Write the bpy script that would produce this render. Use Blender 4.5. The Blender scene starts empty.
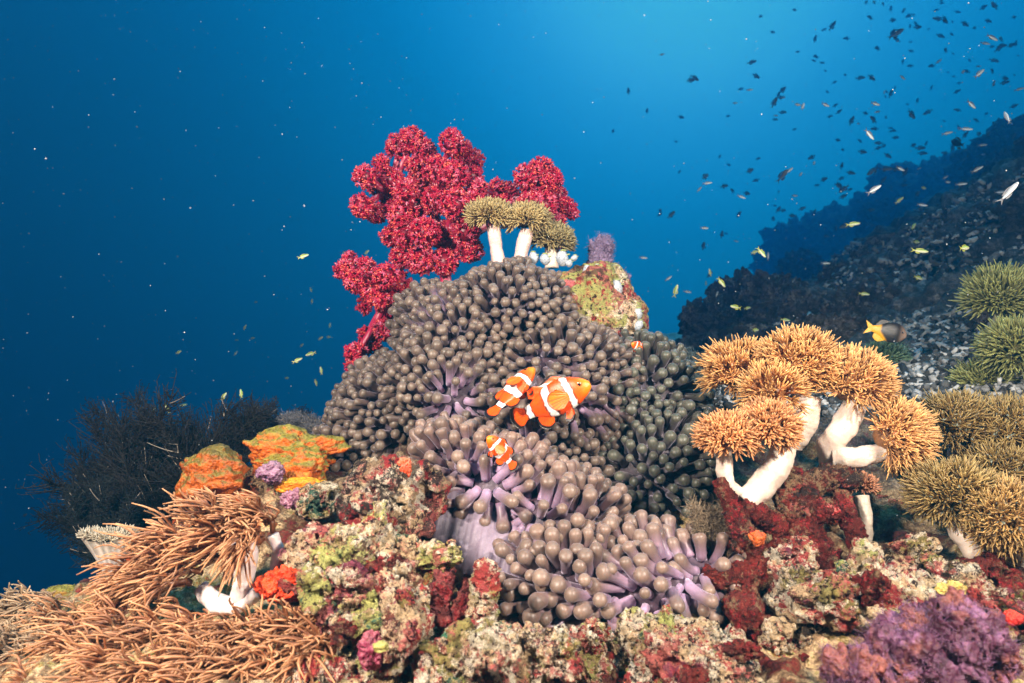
import bpy, math, random
import numpy as np
from mathutils import Vector, Matrix

# ------------------------------------------------------------------ camera, water light, exposure
S = bpy.context.scene
COL = S.collection
F = 640.0                                   # focal length in pixels of a 1024 wide frame
cam_d = bpy.data.cameras.new('camera'); cam = bpy.data.objects.new('camera', cam_d); COL.objects.link(cam)
cam_d.sensor_width = 36; cam_d.lens = 36 * F / 1024; cam_d.clip_start = 0.01; cam_d.clip_end = 200
cam.location = (0, 0, 0); cam.rotation_euler = (math.radians(90), 0, 0)
cam_d.dof.use_dof = True; cam_d.dof.focus_distance = 0.84; cam_d.dof.aperture_fstop = 8.0
S.camera = cam
S.view_settings.view_transform = 'Standard'; S.view_settings.look = 'None'
S.view_settings.exposure = 0.0; S.view_settings.gamma = 1.0; S.view_settings.use_curve_mapping = False
S.cycles.use_denoising = True
S.cycles.max_bounces = 6; S.cycles.diffuse_bounces = 3; S.cycles.glossy_bounces = 2
S.cycles.transmission_bounces = 4; S.cycles.volume_bounces = 1; S.cycles.transparent_max_bounces = 8
S.cycles.sample_clamp_indirect = 4.0

world = bpy.data.worlds.new('World'); S.world = world; world.use_nodes = True
wn = world.node_tree; wn.nodes.clear()
def wnode(t, **k):
    n = wn.nodes.new(t)
    for a, b in k.items(): setattr(n, a, b)
    return n
w_tc = wnode('ShaderNodeTexCoord'); w_dot = wnode('ShaderNodeVectorMath', operation='DOT_PRODUCT')
glow = Vector((0.30, 1.0, 0.72)).normalized()
w_nrm = wnode('ShaderNodeVectorMath', operation='NORMALIZE')
wn.links.new(w_tc.outputs['Generated'], w_nrm.inputs[0]); wn.links.new(w_nrm.outputs[0], w_dot.inputs[0])
w_dot.inputs[1].default_value = glow
w_ramp = wnode('ShaderNodeValToRGB'); wr = w_ramp.color_ramp; wr.interpolation = 'B_SPLINE'
wn.links.new(w_dot.outputs['Value'], w_ramp.inputs[0])
stops = [(0.0, (0.0009, 0.005, 0.018)), (0.22, (0.0009, 0.0075, 0.018)), (0.42, (0.001, 0.015, 0.030)),
         (0.60, (0.0012, 0.034, 0.066)), (0.78, (0.001, 0.084, 0.178)), (0.90, (0.002, 0.185, 0.43)), (0.96, (0.012, 0.32, 0.85)),
         (1.0, (0.25, 0.78, 1.30))]
wr.elements[0].position = stops[0][0]; wr.elements[0].color = (*stops[0][1], 1)
wr.elements[1].position = stops[-1][0]; wr.elements[1].color = (*stops[-1][1], 1)
for p_, c_ in stops[1:-1]:
    e_ = wr.elements.new(p_); e_.color = (*c_, 1)
w_bg = wnode('ShaderNodeBackground'); w_bg.inputs[1].default_value = 1.65
w_out = wnode('ShaderNodeOutputWorld')
wn.links.new(w_ramp.outputs[0], w_bg.inputs[0]); wn.links.new(w_bg.outputs[0], w_out.inputs[0])

def light(name, kind, loc, target, energy, color, **k):
    d = bpy.data.lights.new(name, kind); o = bpy.data.objects.new(name, d); COL.objects.link(o)
    d.energy = energy; d.color = color
    for a, b in k.items(): setattr(d, a, b)
    o.location = loc
    o.rotation_euler = (Vector(target) - Vector(loc)).to_track_quat('-Z', 'Y').to_euler()
    return o
# daylight that has come down through the water: blue, soft, from above and ahead
light('sun', 'SUN', (0, 0, 0), (-0.25, -0.25, -1.0), 2.3, (0.24, 0.66, 1.0), angle=math.radians(14))
# the two strobes of the diver's camera, which light the near reef in the photograph
light('strobe', 'SPOT', (-0.58, -0.02, 0.42), (-0.03, 0.85, -0.10), 140, (1.0, 0.81, 0.69), spot_size=math.radians(140), spot_blend=1.0, shadow_soft_size=0.05)
light('strobe', 'SPOT', (0.55, -0.02, 0.42), (0.05, 0.85, -0.12), 106, (1.0, 0.81, 0.69), spot_size=math.radians(140), spot_blend=1.0, shadow_soft_size=0.05)

# ------------------------------------------------------------------ numeric helpers
rng = np.random.default_rng(7)
def P(px, py, Y): return np.array([(px - 512) / F * Y, Y, (341.5 - py) / F * Y])
def nrm(v):
    v = np.asarray(v, float); return v / np.maximum(np.linalg.norm(v, axis=-1, keepdims=True), 1e-9)
def _h(ix, iy, iz, s):
    n = (ix.astype(np.uint32) * np.uint32(374761393) + iy.astype(np.uint32) * np.uint32(668265263) + iz.astype(np.uint32) * np.uint32(2147483647) + np.uint32((s * 974634777 + 12345) % 4294967296))
    n = (n ^ (n >> np.uint32(13))) * np.uint32(1274126177); n = (n ^ (n >> np.uint32(16))) * np.uint32(2246822519)
    return ((n ^ (n >> np.uint32(15))) & np.uint32(0xFFFFFF)).astype(float) / 0xFFFFFF
def vnoise(p, s=0):
    i = np.floor(p).astype(np.int64); f = p - i; f = f * f * (3 - 2 * f); i = i.astype(np.int32)
    r = 0
    for dx in (0, 1):
        for dy in (0, 1):
            for dz in (0, 1):
                w = (f[:, 0] if dx else 1 - f[:, 0]) * (f[:, 1] if dy else 1 - f[:, 1]) * (f[:, 2] if dz else 1 - f[:, 2])
                r = r + w * _h(i[:, 0] + dx, i[:, 1] + dy, i[:, 2] + dz, s)
    return r * 2 - 1
def fbm(p, o=4, s=0, g=0.5):
    a = 1.0; t = 0
    for k in range(o): t = t + a * vnoise(p * 2 ** k + 17.3 * k, s + k); a *= g
    return t
def worley(p, s=0):
    i = np.floor(p).astype(np.int32); f1 = np.full(len(p), 9.0); f2 = np.full(len(p), 9.0); idv = np.zeros(len(p))
    for dx in (-1, 0, 1):
        for dy in (-1, 0, 1):
            for dz in (-1, 0, 1):
                a, b, c = i[:, 0] + dx, i[:, 1] + dy, i[:, 2] + dz
                q = np.stack([a + _h(a, b, c, s + 1), b + _h(a, b, c, s + 2), c + _h(a, b, c, s + 3)], 1)
                d = np.linalg.norm(q - p, axis=1); m = d < f1
                f2 = np.where(m, f1, np.minimum(f2, d)); idv = np.where(m, _h(a, b, c, s + 4), idv); f1 = np.where(m, d, f1)
    return f1, f2, idv

# ------------------------------------------------------------------ objects
def tag(o, label=None, cat=None, group=None, kind=None):
    for k, v in (('label', label), ('category', cat), ('group', group), ('kind', kind)):
        if v: o[k] = v
    return o
def build(name, V, Fs, mat=None, parent=None, col=None, origin=None, smooth=True):
    """one mesh object; Fs is a list of index arrays of triangles or quads"""
    me = bpy.data.meshes.new(name); V = np.asarray(V, float)
    if origin is None: origin = parent['_o'] if parent is not None and '_o' in parent else (0, 0, 0)
    origin = np.array(list(origin), float)
    Fs = [f for f in Fs if len(f)]
    me.vertices.add(len(V)); me.vertices.foreach_set('co', (V - origin).astype(np.float32).ravel())
    nl = sum(f.size for f in Fs); npg = sum(len(f) for f in Fs)
    me.loops.add(nl); me.loops.foreach_set('vertex_index', np.concatenate([f.ravel() for f in Fs]).astype(np.int32))
    st = []; k = 0
    for f in Fs:
        st.append(k + np.arange(len(f)) * f.shape[1]); k += f.size
    me.polygons.add(npg); me.polygons.foreach_set('loop_start', np.concatenate(st).astype(np.int32))
    me.polygons.foreach_set('use_smooth', np.full(npg, smooth))
    me.update(calc_edges=True)
    if col is not None:
        a = me.color_attributes.new('Col', 'FLOAT_COLOR', 'POINT')
        c = np.ones((len(V), 4), np.float32); c[:, :3] = col; a.data.foreach_set('color', c.ravel())
    if mat: me.materials.append(mat)
    o = bpy.data.objects.new(name, me); COL.objects.link(o)
    if parent is not None: o.parent = parent
    else: o.location = origin
    return o
def thing(name, loc, label, cat, group=None):
    o = bpy.data.objects.new(name, None); COL.objects.link(o); o.location = loc; o.empty_display_size = 0.02
    o['_o'] = [float(v) for v in loc]
    return tag(o, label, cat, group)
class MB:
    """collects numpy geometry with vertex colours"""
    def __init__(s): s.V = []; s.Q = []; s.T = []; s.C = []; s.n = 0
    def add(s, V, Fs, C):
        V = np.asarray(V, float).reshape(-1, 3); s.V.append(V); s.C.append(np.broadcast_to(np.asarray(C, float), (len(V), 3)))
        for f in Fs: (s.Q if f.shape[1] == 4 else s.T).append(f + s.n)
        s.n += len(V); return s
    def out(s, name, mat, parent=None, origin=None, smooth=True):
        Fs = ([np.concatenate(s.Q)] if s.Q else []) + ([np.concatenate(s.T)] if s.T else [])
        return build(name, np.concatenate(s.V), Fs, mat, parent, np.concatenate(s.C), origin, smooth)
def tubes(paths, rad, sides=6, cols=None):
    """paths M,S,3; rad M,S -> verts, [quads, end caps], colours"""
    paths = np.asarray(paths, float); M, Sg, _ = paths.shape; rad = np.broadcast_to(rad, (M, Sg))
    t = nrm(np.gradient(paths, axis=1)); mt = nrm(t.mean(1))
    ref = np.where(np.abs(mt[:, 2:3]) < 0.75, np.array([[0, 0, 1.0]]), np.array([[1.0, 0, 0]]))[:, None, :]
    a = nrm(np.cross(t, np.broadcast_to(ref, t.shape))); b = np.cross(t, a)
    th = np.arange(sides) * 2 * np.pi / sides
    ring = paths[:, :, None, :] + rad[:, :, None, None] * (a[:, :, None, :] * np.cos(th)[None, None, :, None] + b[:, :, None, :] * np.sin(th)[None, None, :, None])
    V = ring.reshape(-1, 3)
    m, s_, k = np.meshgrid(np.arange(M), np.arange(Sg - 1), np.arange(sides), indexing='ij')
    base = (m * Sg + s_) * sides; k2 = (k + 1) % sides
    Q = np.stack([base + k, base + k2, base + sides + k2, base + sides + k], -1).reshape(-1, 4)[:, ::-1]
    caps = []
    if sides in (3, 4):
        b0 = (np.arange(M) * Sg + Sg - 1)[:, None] * sides + np.arange(sides)[None]
        caps = [b0[:, ::-1]]
    else:
        for s0, rev in ((0, False), (Sg - 1, True)):
            b0 = ((np.arange(M) * Sg + s0) * sides)[:, None]
            f = np.concatenate([b0 + np.array([[0, i, i + 1]]) for i in range(1, sides - 1)], 0)
            caps.append(f[:, ::-1] if rev else f)
    C = None
    if cols is not None:
        C = np.broadcast_to(np.asarray(cols, float), (M, Sg, 3)); C = np.repeat(C.reshape(-1, 3), sides, 0)
    return V, [Q] + caps, C
_ico = {}
def ico(sub):
    if sub not in _ico:
        import bmesh
        bm = bmesh.new(); bmesh.ops.create_icosphere(bm, subdivisions=sub, radius=1)
        V = np.array([v.co[:] for v in bm.verts]); T = np.array([[v.index for v in f.verts] for f in bm.faces]); bm.free()
        _ico[sub] = (V, T)
    return _ico[sub]
def vnormals(V, T):
    if T.shape[1] == 4: T = np.concatenate([T[:, :3], T[:, [0, 2, 3]]])
    n = np.cross(V[T[:, 1]] - V[T[:, 0]], V[T[:, 2]] - V[T[:, 0]])
    N = np.zeros_like(V)
    for k in range(3): np.add.at(N, T[:, k], n)
    return nrm(N)
def smoothstep(a, b, x):
    t = np.clip((x - a) / (b - a), 0, 1); return t * t * (3 - 2 * t)
def mixc(a, b, t):
    t = np.asarray(t)[..., None]; return np.asarray(a, float) * (1 - t) + np.asarray(b, float) * t
def lumpy(c, r, sub=5, seed=0, amp=0.25, fr=1.6, knob=0.10, kf=4.3, fine=0.03, sq=None):
    """a weathered, knobbly rock body: sphere pushed by low noise, rounded knobs and fine pits"""
    D, T = ico(sub); r = np.asarray(r, float); R = r.mean(); s = seed * 3.7
    d = D.copy()
    low = fbm(d * fr + s, 3, seed)
    V = d * r * (1 + amp * low)[:, None]
    q = V / R
    warp = np.stack([fbm(q * 2.2 + 9 + s, 2, seed + 5), fbm(q * 2.2 + 31 + s, 2, seed + 6), fbm(q * 2.2 + 57 + s, 2, seed + 7)], 1) * 0.22
    f1, f2, _ = worley((q + warp) * kf * 0.5 + s, seed)
    N = vnormals(V, T)
    V = V + N * (R * knob * (0.75 - 1.35 * f1))[:, None]
    f1, f2, _ = worley((q + warp) * kf * 1.3 + s, seed + 9)
    V = V + N * (R * knob * 0.62 * (0.5 - f1))[:, None]
    if sub >= 6 and knob > .1:
        f1, f2, _ = worley((q + warp) * kf * 3.4 + s, seed + 11); V = V + N * (R * knob * 0.24 * (0.5 - f1))[:, None]
        hole = smoothstep(.42, .60, fbm(q * 2.6 + s + 40, 3, seed + 13)); V = V - N * (R * knob * 1.7 * hole)[:, None]
    V = V + N * (R * fine * fbm(q * 11 + s, 3, seed + 3))[:, None]
    return V + np.asarray(c), T
def rotz(V, c, a):
    ca, sa = math.cos(a), math.sin(a); W = V - c
    return np.stack([W[:, 0] * ca - W[:, 1] * sa, W[:, 0] * sa + W[:, 1] * ca, W[:, 2]], 1) + c
def spline(pts, n):
    """Catmull-Rom through pts"""
    p = np.asarray(pts, float); p = np.vstack([2 * p[0] - p[1], p, 2 * p[-1] - p[-2]]); k = len(p) - 3
    u = np.linspace(0, k - 1e-6, n); i = u.astype(int); t = (u - i)[:, None]
    a, b, c, d = p[i], p[i + 1], p[i + 2], p[i + 3]
    return 0.5 * (2 * b + (c - a) * t + (2 * a - 5 * b + 4 * c - d) * t ** 2 + (3 * b - a - 3 * c + d) * t ** 3)

# ------------------------------------------------------------------ materials
class NT:
    def __init__(s, name):
        s.m = bpy.data.materials.new(name); s.m.use_nodes = True; s.t = s.m.node_tree; s.t.nodes.clear()
        s.out = s.t.nodes.new('ShaderNodeOutputMaterial'); s.bs = s.t.nodes.new('ShaderNodeBsdfPrincipled')
        s.link(s.bs.outputs[0], s.out.inputs[0])
        s.co = s.n('ShaderNodeTexCoord').outputs['Object']
        s.pos = s.n('ShaderNodeNewGeometry').outputs['Position']
    def n(s, t, **k):
        x = s.t.nodes.new(t)
        for a, b in k.items(): setattr(x, a, b)
        return x
    def link(s, a, b): s.t.links.new(a, b)
    def setin(s, sock, v):
        if isinstance(v, bpy.types.NodeSocket): s.link(v, sock)
        else: sock.default_value = v if not (hasattr(v, '__len__') and len(v) == 3 and sock.type == 'RGBA') else (*v, 1)
    def noise(s, scale, detail=4, rough=0.55, co=None, dist=0.0, out='Fac'):
        x = s.n('ShaderNodeTexNoise'); x.inputs['Scale'].default_value = scale; x.inputs['Detail'].default_value = detail
        x.inputs['Roughness'].default_value = rough; x.inputs['Distortion'].default_value = dist
        s.link(co or s.pos, x.inputs['Vector']); return x.outputs[out]
    def vor(s, scale, out='Distance', co=None, rnd=1.0, feature='F1'):
        x = s.n('ShaderNodeTexVoronoi', feature=feature); x.inputs['Scale'].default_value = scale; x.inputs['Randomness'].default_value = rnd
        s.link(co or s.pos, x.inputs['Vector']); return x.outputs[out]
    def ramp(s, f, stops, interp='LINEAR'):
        x = s.n('ShaderNodeValToRGB'); r = x.color_ramp; r.interpolation = interp
        g = lambda c: (*c, 1) if hasattr(c, '__len__') else (c, c, c, 1)
        r.elements[0].position = stops[0][0]; r.elements[0].color = g(stops[0][1])
        r.elements[1].position = stops[-1][0]; r.elements[1].color = g(stops[-1][1])
        for p, c in stops[1:-1]: r.elements.new(p).color = g(c)
        s.setin(x.inputs[0], f); return x.outputs[0]
    def mix(s, f, a, b, mode='MIX'):
        x = s.n('ShaderNodeMix', data_type='RGBA', blend_type=mode)
        s.setin(x.inputs[0], f); s.setin(x.inputs[6], a); s.setin(x.inputs[7], b); return x.outputs[2]
    def math(s, op, a, b=0.0):
        x = s.n('ShaderNodeMath', operation=op); s.setin(x.inputs[0], a); s.setin(x.inputs[1], b); return x.outputs[0]
    def attr(s): return s.n('ShaderNodeAttribute', attribute_name='Col').outputs['Color']
    def bump(s, h, dist, strength=1.0, prev=None):
        x = s.n('ShaderNodeBump'); x.inputs['Strength'].default_value = strength; x.inputs['Distance'].default_value = dist
        s.link(h, x.inputs['Height'])
        if prev is not None: s.link(prev, x.inputs['Normal'])
        return x.outputs[0]
    def fin(s, base, rough=0.6, normal=None, sss=0.0, ssr=(0.01, 0.006, 0.004), sheen=0.0, spec=0.4, trans=0.0, alpha=1.0):
        b = s.bs.inputs; s.setin(b['Base Color'], base); s.setin(b['Roughness'], rough)
        b['Specular IOR Level'].default_value = spec
        if normal is not None: s.link(normal, b['Normal'])
        if sss: b['Subsurface Weight'].default_value = sss; b['Subsurface Radius'].default_value = ssr; b['Subsurface Scale'].default_value = 1.0
        if sheen: b['Sheen Weight'].default_value = sheen; b['Sheen Roughness'].default_value = 0.4; b['Sheen Tint'].default_value = (.80, .72, .92, 1)
        if trans: b['Transmission Weight'].default_value = trans
        s.setin(b['Alpha'], alpha); return s.m

def vcol_mat(name, rough=0.55, sss=0.0, spk=0.25, scale=200, bump=0.0004, bscale=400, sheen=0.0, spec=0.4, **k):
    """vertex colour of the thing itself, broken up by fine noise"""
    m = NT(name); c = m.attr()
    v = m.ramp(m.noise(scale, 3, co=m.co), [(0.3, 1 - spk), (0.7, 1 + spk)])
    c = m.mix(1.0, c, v, 'MULTIPLY')
    nb = m.bump(m.noise(bscale, 3, co=m.co), bump) if bump else None
    return m.fin(c, rough, nb, sss, sheen=sheen, spec=spec, **k)

def crust_mat(name, pal, patch=22, seed=0.0, bright=1.0):
    """encrusted reef rock: small warped patches of the palette over a pale worn skeleton, dark pits, fine grain"""
    m = NT(name)
    mp = m.n('ShaderNodeVectorMath', operation='ADD'); m.link(m.pos, mp.inputs[0]); mp.inputs[1].default_value = (seed, seed * 1.7, seed * 0.3)
    p = mp.outputs[0]
    w = m.noise(patch * 2.6, 6, 0.7, p, out='Color')
    wv = m.n('ShaderNodeVectorMath', operation='MULTIPLY_ADD'); m.link(w, wv.inputs[0])
    wv.inputs[1].default_value = (1.5 / patch,) * 3; m.link(p, wv.inputs[2]); wp = wv.outputs[0]
    base = m.mix(m.ramp(m.noise(patch * 2.3, 5, 0.65, wp), [(0.47, 0.0), (0.53, 1.0)]), pal[0], pal[1])
    col = base
    for i, c in enumerate(pal[2:]):
        off = m.n('ShaderNodeVectorMath', operation='ADD'); m.link(wp, off.inputs[0]); off.inputs[1].default_value = (3.1 * i + 1.7, 5.3 * i, 2.9 * i)
        f = m.noise(patch * (0.55, 1.5, 0.8, 2.6, 1.2, 3.2)[i % 6], 5, 0.62, off.outputs[0])
        t = 0.525 + 0.012 * i
        col = m.mix(m.ramp(f, [(t, 0.0), (t + 0.022, 0.94)]), col, c)
    if bright != 1.0: col = m.mix(1.0, col, (bright,) * 3, 'MULTIPLY')
    col = m.mix(m.ramp(m.noise(patch * 11, 6, 0.8, wp), [(0.605, 0.0), (0.65, 0.8)]), col, (0.80 * bright, 0.68 * bright, 0.48 * bright))
    col = m.mix(m.ramp(m.noise(patch * 8, 5, 0.75, p), [(0.40, 1.0), (0.46, 0.0)]), col, (0.030, 0.010, 0.009))
    pore = m.vor(patch * 14, 'Distance', wp)
    col = m.mix(m.ramp(pore, [(0.10, 0.8), (0.22, 0.0)]), col, (0.06, 0.03, 0.02))
    g = m.ramp(m.noise(620, 4, 0.75), [(0.28, 0.50), (0.72, 1.40)])
    col = m.mix(1.0, col, g, 'MULTIPLY')
    b1 = m.bump(m.noise(patch * 6, 7, 0.75, wp), 0.009, 1.0)
    b2 = m.bump(pore, 0.0030, 1.0, b1)
    b3 = m.bump(m.noise(700, 4, 0.75), 0.0012, 1.0, b2)
    return m.fin(col, 0.7, b3, spec=0.3)

CREAM = (0.66, 0.47, 0.27); PINK = (0.50, 0.13, 0.11); ROSE = (0.42, 0.022, 0.030); MAG = (0.26, 0.04, 0.09)
OLIVE = (0.30, 0.25, 0.07); LIME = (0.44, 0.44, 0.13); BROWN = (0.13, 0.07, 0.035); DARK = (0.03, 0.02, 0.016); ORANGE = (0.62, 0.10, 0.01); TEAL = (0.03, 0.12, 0.08)
YEL = (0.5, 0.36, 0.05); WHITE = (0.80, 0.70, 0.54); MAROON = (0.16, 0.018, 0.014); TAN = (0.34, 0.22, 0.12)
M = {}
M['crust_mix'] = crust_mat('crust_mix', [CREAM, WHITE, ROSE, DARK, OLIVE, PINK, WHITE], 20, 0.0, 1.1)
M['crust_cream'] = crust_mat('crust_cream', [CREAM, WHITE, LIME, ROSE, WHITE, CREAM, ROSE], 20, 3.1, 1.15)
M['crust_pink'] = crust_mat('crust_pink', [WHITE, CREAM, ROSE, PINK, CREAM, MAROON, MAG], 24, 5.7, 1.1)
M['crust_dark'] = crust_mat('crust_dark', [BROWN, TAN, DARK, CREAM, DARK, PINK, ORANGE], 16, 7.9)
M['crust_boulder'] = crust_mat('crust_boulder', [CREAM, PINK, WHITE, DARK, TAN, DARK, ROSE], 14, 8.8)
M['crust_red'] = crust_mat('crust_red', [MAROON, (0.26, 0.03, 0.02), (0.10, 0.015, 0.012), TAN, MAROON, ROSE], 26, 9.3)
M['crust_top'] = crust_mat('crust_top', [CREAM, WHITE, LIME, PINK, LIME, ROSE, BROWN], 20, 2.2, 1.3)
M['crust_dark2'] = crust_mat('crust_dark2', [MAROON, TAN, MAROON, DARK, PINK], 24, 4.2)
M['pale'] = crust_mat('pale_stone', [(.5, .48, .45), (.4, .38, .36), (.55, .5, .48)], 24, 6.2)
M['crust_green'] = crust_mat('crust_green', [CREAM, TAN, OLIVE, WHITE, LIME, PINK, TEAL], 24, 11.3, 1.25)
# ------------------------------------------------------------------ the reef floor: one sheet
ctrl = [ # px, py, Y
 (0,690,.50),(150,690,.50),(300,690,.50),(450,715,.50),(600,715,.52),(750,700,.52),(900,700,.5),(1024,690,.5),
 (0,650,.62),(100,640,.62),(220,620,.62),(320,600,.62),(430,640,.60),(560,690,.60),(700,650,.62),(820,620,.64),(930,600,.64),(1024,590,.64),
 (0,622,.80),(60,605,.80),(120,585,.82),(200,530,.84),(260,500,.86),(330,520,.82),(440,560,.78),(560,600,.76),(680,600,.76),(760,540,.8),(850,520,.8),(940,510,.82),(1024,500,.82),
 (400,440,1.0),(510,350,1.02),(600,325,1.03),(650,420,1.0),(720,450,1.0),(800,430,1.0),(900,405,1.05),(1024,380,1.05),
 (300,520,1.05),(200,600,1.05),(100,680,1.05),(0,760,1.05),
 (400,520,1.3),(520,440,1.3),(620,410,1.3),(700,385,1.3),(800,375,1.35),(900,360,1.4),(1024,320,1.4),
 (300,650,1.4),(100,800,1.4),
 (660,375,1.9),(760,350,2.0),(900,325,2.0),(1024,265,2.0)]
def base_plane(x, y): return 0.60 * (x - 0.25 * y) - 0.10 * np.clip(y, 0, 1.5) - 0.03 * y
cp = np.array([P(*c) for c in ctrl]); zero = np.array([[a * 1.4, b, 0] for b in (2.8, 3.4) for a in np.linspace(-2, 2, 9)] + [[a, b, 0] for a in (-2.2, 2.2) for b in (0.2, .8, 1.4, 2.0)])
zero[:, 2] = base_plane(zero[:, 0], zero[:, 1]); allc = np.vstack([cp, zero])
_d = np.linalg.norm(allc[:, None, :2] - allc[None, :, :2], axis=2)
_w = np.linalg.solve(_d + np.eye(len(allc)) * 0.004, allc[:, 2] - base_plane(allc[:, 0], allc[:, 1]))
def ground(x, y):
    q = np.stack([np.ravel(x), np.ravel(y)], 1); out = np.zeros(len(q))
    for k in range(0, len(q), 20000):
        out[k:k + 20000] = np.linalg.norm(q[k:k + 20000, None] - allc[None, :, :2], axis=2) @ _w
    far = smoothstep(2.2, 3.6, np.hypot(q[:, 0], q[:, 1]))
    z = base_plane(q[:, 0], q[:, 1]) + out * (1 - far)
    p3 = np.stack([q[:, 0], q[:, 1], 0 * z], 1)
    z += far * (0.35 * fbm(p3 * 0.55 + 3, 3, 4) + 0.10 * fbm(p3 * 2.1, 3, 8))
    return z
def make_floor():
    nr, na = 620, 620
    r = 0.33 * (18 / 0.33) ** (np.linspace(0, 1, nr) ** 1.0)
    a = np.radians(np.concatenate([np.linspace(-110, -52, 50, endpoint=False), np.linspace(-52, 52, na - 100), np.linspace(52, 110, 51)[1:]]))
    R, A = np.meshgrid(r, a, indexing='ij'); x = (R * np.sin(A)).ravel(); y = (R * np.cos(A)).ravel()
    z = ground(x, y); V = np.stack([x, y, z], 1); na_ = len(a)
    i, j = np.meshgrid(np.arange(nr - 1), np.arange(na_ - 1), indexing='ij'); b = i * na_ + j
    Q = np.stack([b, b + 1, b + na_ + 1, b + na_], -1).reshape(-1, 4)[:, ::-1]
    N = vnormals(V, Q); N *= np.sign(N[:, 2:3]) ; d = np.hypot(x, y)
    q = V.copy()
    warp = np.stack([fbm(q * 9 + k, 2, 20 + k) for k in (1, 2, 3)], 1) * 0.03
    f1, f2, _ = worley((q + warp) * 14, 3)
    V += N * (0.028 * (0.6 - f1))[:, None]
    f1, f2, _ = worley((q + warp) * 42, 5)
    V += N * (0.010 * (0.55 - f1))[:, None]
    V += N * (0.008 * fbm(q * 60, 3, 2))[:, None]
    m = smoothstep(1.1, 1.8, d)
    f1, f2, _ = worley((q + warp * 3) * 5.5, 8)
    V += N * (m * 0.10 * (0.55 - f1) + m * 0.05 * fbm(q * 7, 3, 6))[:, None]
    return V, Q
mt = crust_mat('reef_floor', [DARK, MAROON, BROWN, ROSE, CREAM, OLIVE, TAN, DARK], 18, 1.3)
# further off, the bare rubble of the slope: grey broken coral
nt = NT('reef_floor_far'); 
def floor_material():
    m = NT('reef_floor'); p = m.pos
    w = m.noise(40, 4, 0.6, p, out='Color'); wv = m.n('ShaderNodeVectorMath', operation='MULTIPLY_ADD'); m.link(w, wv.inputs[0]); wv.inputs[1].default_value = (0.05,) * 3; m.link(p, wv.inputs[2]); wp = wv.outputs[0]
    sel = m.noise(16, 5, 0.7, wp)
    near = m.ramp(sel, [(0.30, DARK), (0.40, MAROON), (0.46, BROWN), (0.52, TAN), (0.56, CREAM), (0.60, OLIVE), (0.66, ROSE), (0.75, BROWN)])
    far = m.ramp(m.noise(30, 6, 0.75, wp), [(0.36, (0.020, 0.022, 0.026)), (0.50, (0.06, 0.062, 0.066)), (0.62, (0.20, 0.20, 0.21)), (0.75, (0.42, 0.42, 0.42))])
    L = m.n('ShaderNodeVectorMath', operation='LENGTH'); m.link(p, L.inputs[0])
    f = m.ramp(m.math('ADD', m.math('MULTIPLY', L.outputs['Value'], 0.25), m.math('MULTIPLY', m.noise(4, 3), 0.1)), [(0.26, 0.0), (0.36, 1.0)])
    c = m.mix(f, near, far)
    c = m.mix(1.0, c, m.ramp(m.noise(300, 4, 0.7), [(0.3, 0.5), (0.7, 1.4)]), 'MULTIPLY')
    b = m.bump(m.noise(90, 6, 0.7, wp), 0.008); b = m.bump(m.vor(220), 0.002, 0.8, b)
    return m.fin(c, 0.8, b, spec=0.2)
bpy.data.materials.remove(nt.m); bpy.data.materials.remove(mt)
M['floor'] = floor_material()
FV, FQ = make_floor()
tag(build('reef_slope', FV, [FQ], M['floor']), kind='structure')

# haze: the sea water itself
def make_haze():
    x0, x1, y0, y1, z0, z1 = -19, 19, -4, 20, -17, 15
    V = [(x, y, z) for z in (z0, z1) for y in (y0, y1) for x in (x0, x1)]
    Q = np.array([(0, 2, 3, 1), (4, 5, 7, 6), (0, 1, 5, 4), (2, 6, 7, 3), (0, 4, 6, 2), (1, 3, 7, 5)])
    m = bpy.data.materials.new('sea_water'); m.use_nodes = True; t = m.node_tree; t.nodes.clear()
    o = t.nodes.new('ShaderNodeOutputMaterial'); v = t.nodes.new('ShaderNodeVolumePrincipled')
    v.inputs['Color'].default_value = (0.010, 0.19, 0.41, 1); v.inputs['Density'].default_value = 0.172; v.inputs['Anisotropy'].default_value = 0.72
    v.inputs['Absorption Color'].default_value = (0.25, 0.655, 0.84, 1)
    t.links.new(v.outputs[0], o.inputs['Volume'])
    tag(build('haze', V, [Q], m, smooth=False), kind='stuff')
make_haze()

# broken coral lying over the slope, too many bits to count
def rubble():
    n = 20000; mb = MB(); r = np.random.default_rng(3)
    d = 1.15 * (7.0 / 1.15) ** r.random(n); a = np.radians(r.uniform(4, 46, n)); x = d * np.sin(a); y = d * np.cos(a)
    z = ground(x, y); L = r.uniform(0.005, 0.015, n) * (0.5 + 0.45 * d); c = np.stack([x, y, z + L * 0.6], 1)
    ang = r.random(n) * 6.28; dirs = nrm(np.stack([np.cos(ang), np.sin(ang), r.normal(0, .45, n)], 1))
    for k in range(3):
        dd = nrm(dirs + (r.normal(0, 0.8, (n, 3)) if k else 0)); ll = L * (1 if k == 0 else 0.6)
        t = np.linspace(-1 if k == 0 else 0, 1, 4); bend = r.normal(0, .25, (n, 3))
        path = c[:, None] + dd[:, None] * (t[None, :, None] * ll[:, None, None]) + bend[:, None] * (t[None, :, None] ** 2 * ll[:, None, None])
        rad = (L * r.uniform(.16, .46, n))[:, None] * np.array([0.8, 1.0, 0.9, 0.45]) * r.uniform(.7, 1.4, (n, 4))
        g = (r.random(n) ** 3.0 * 0.55 + 0.03)[:, None, None] * np.array([0.95, 0.97, 1.0]) * np.ones((n, 4, 3))
        mb.add(*tubes(path, rad, 5, g))
    tag(mb.out('coral_rubble', vcol_mat('dead_coral', 0.8, bump=0.001, bscale=200, spec=0.2)), kind='stuff')
rubble()
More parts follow.
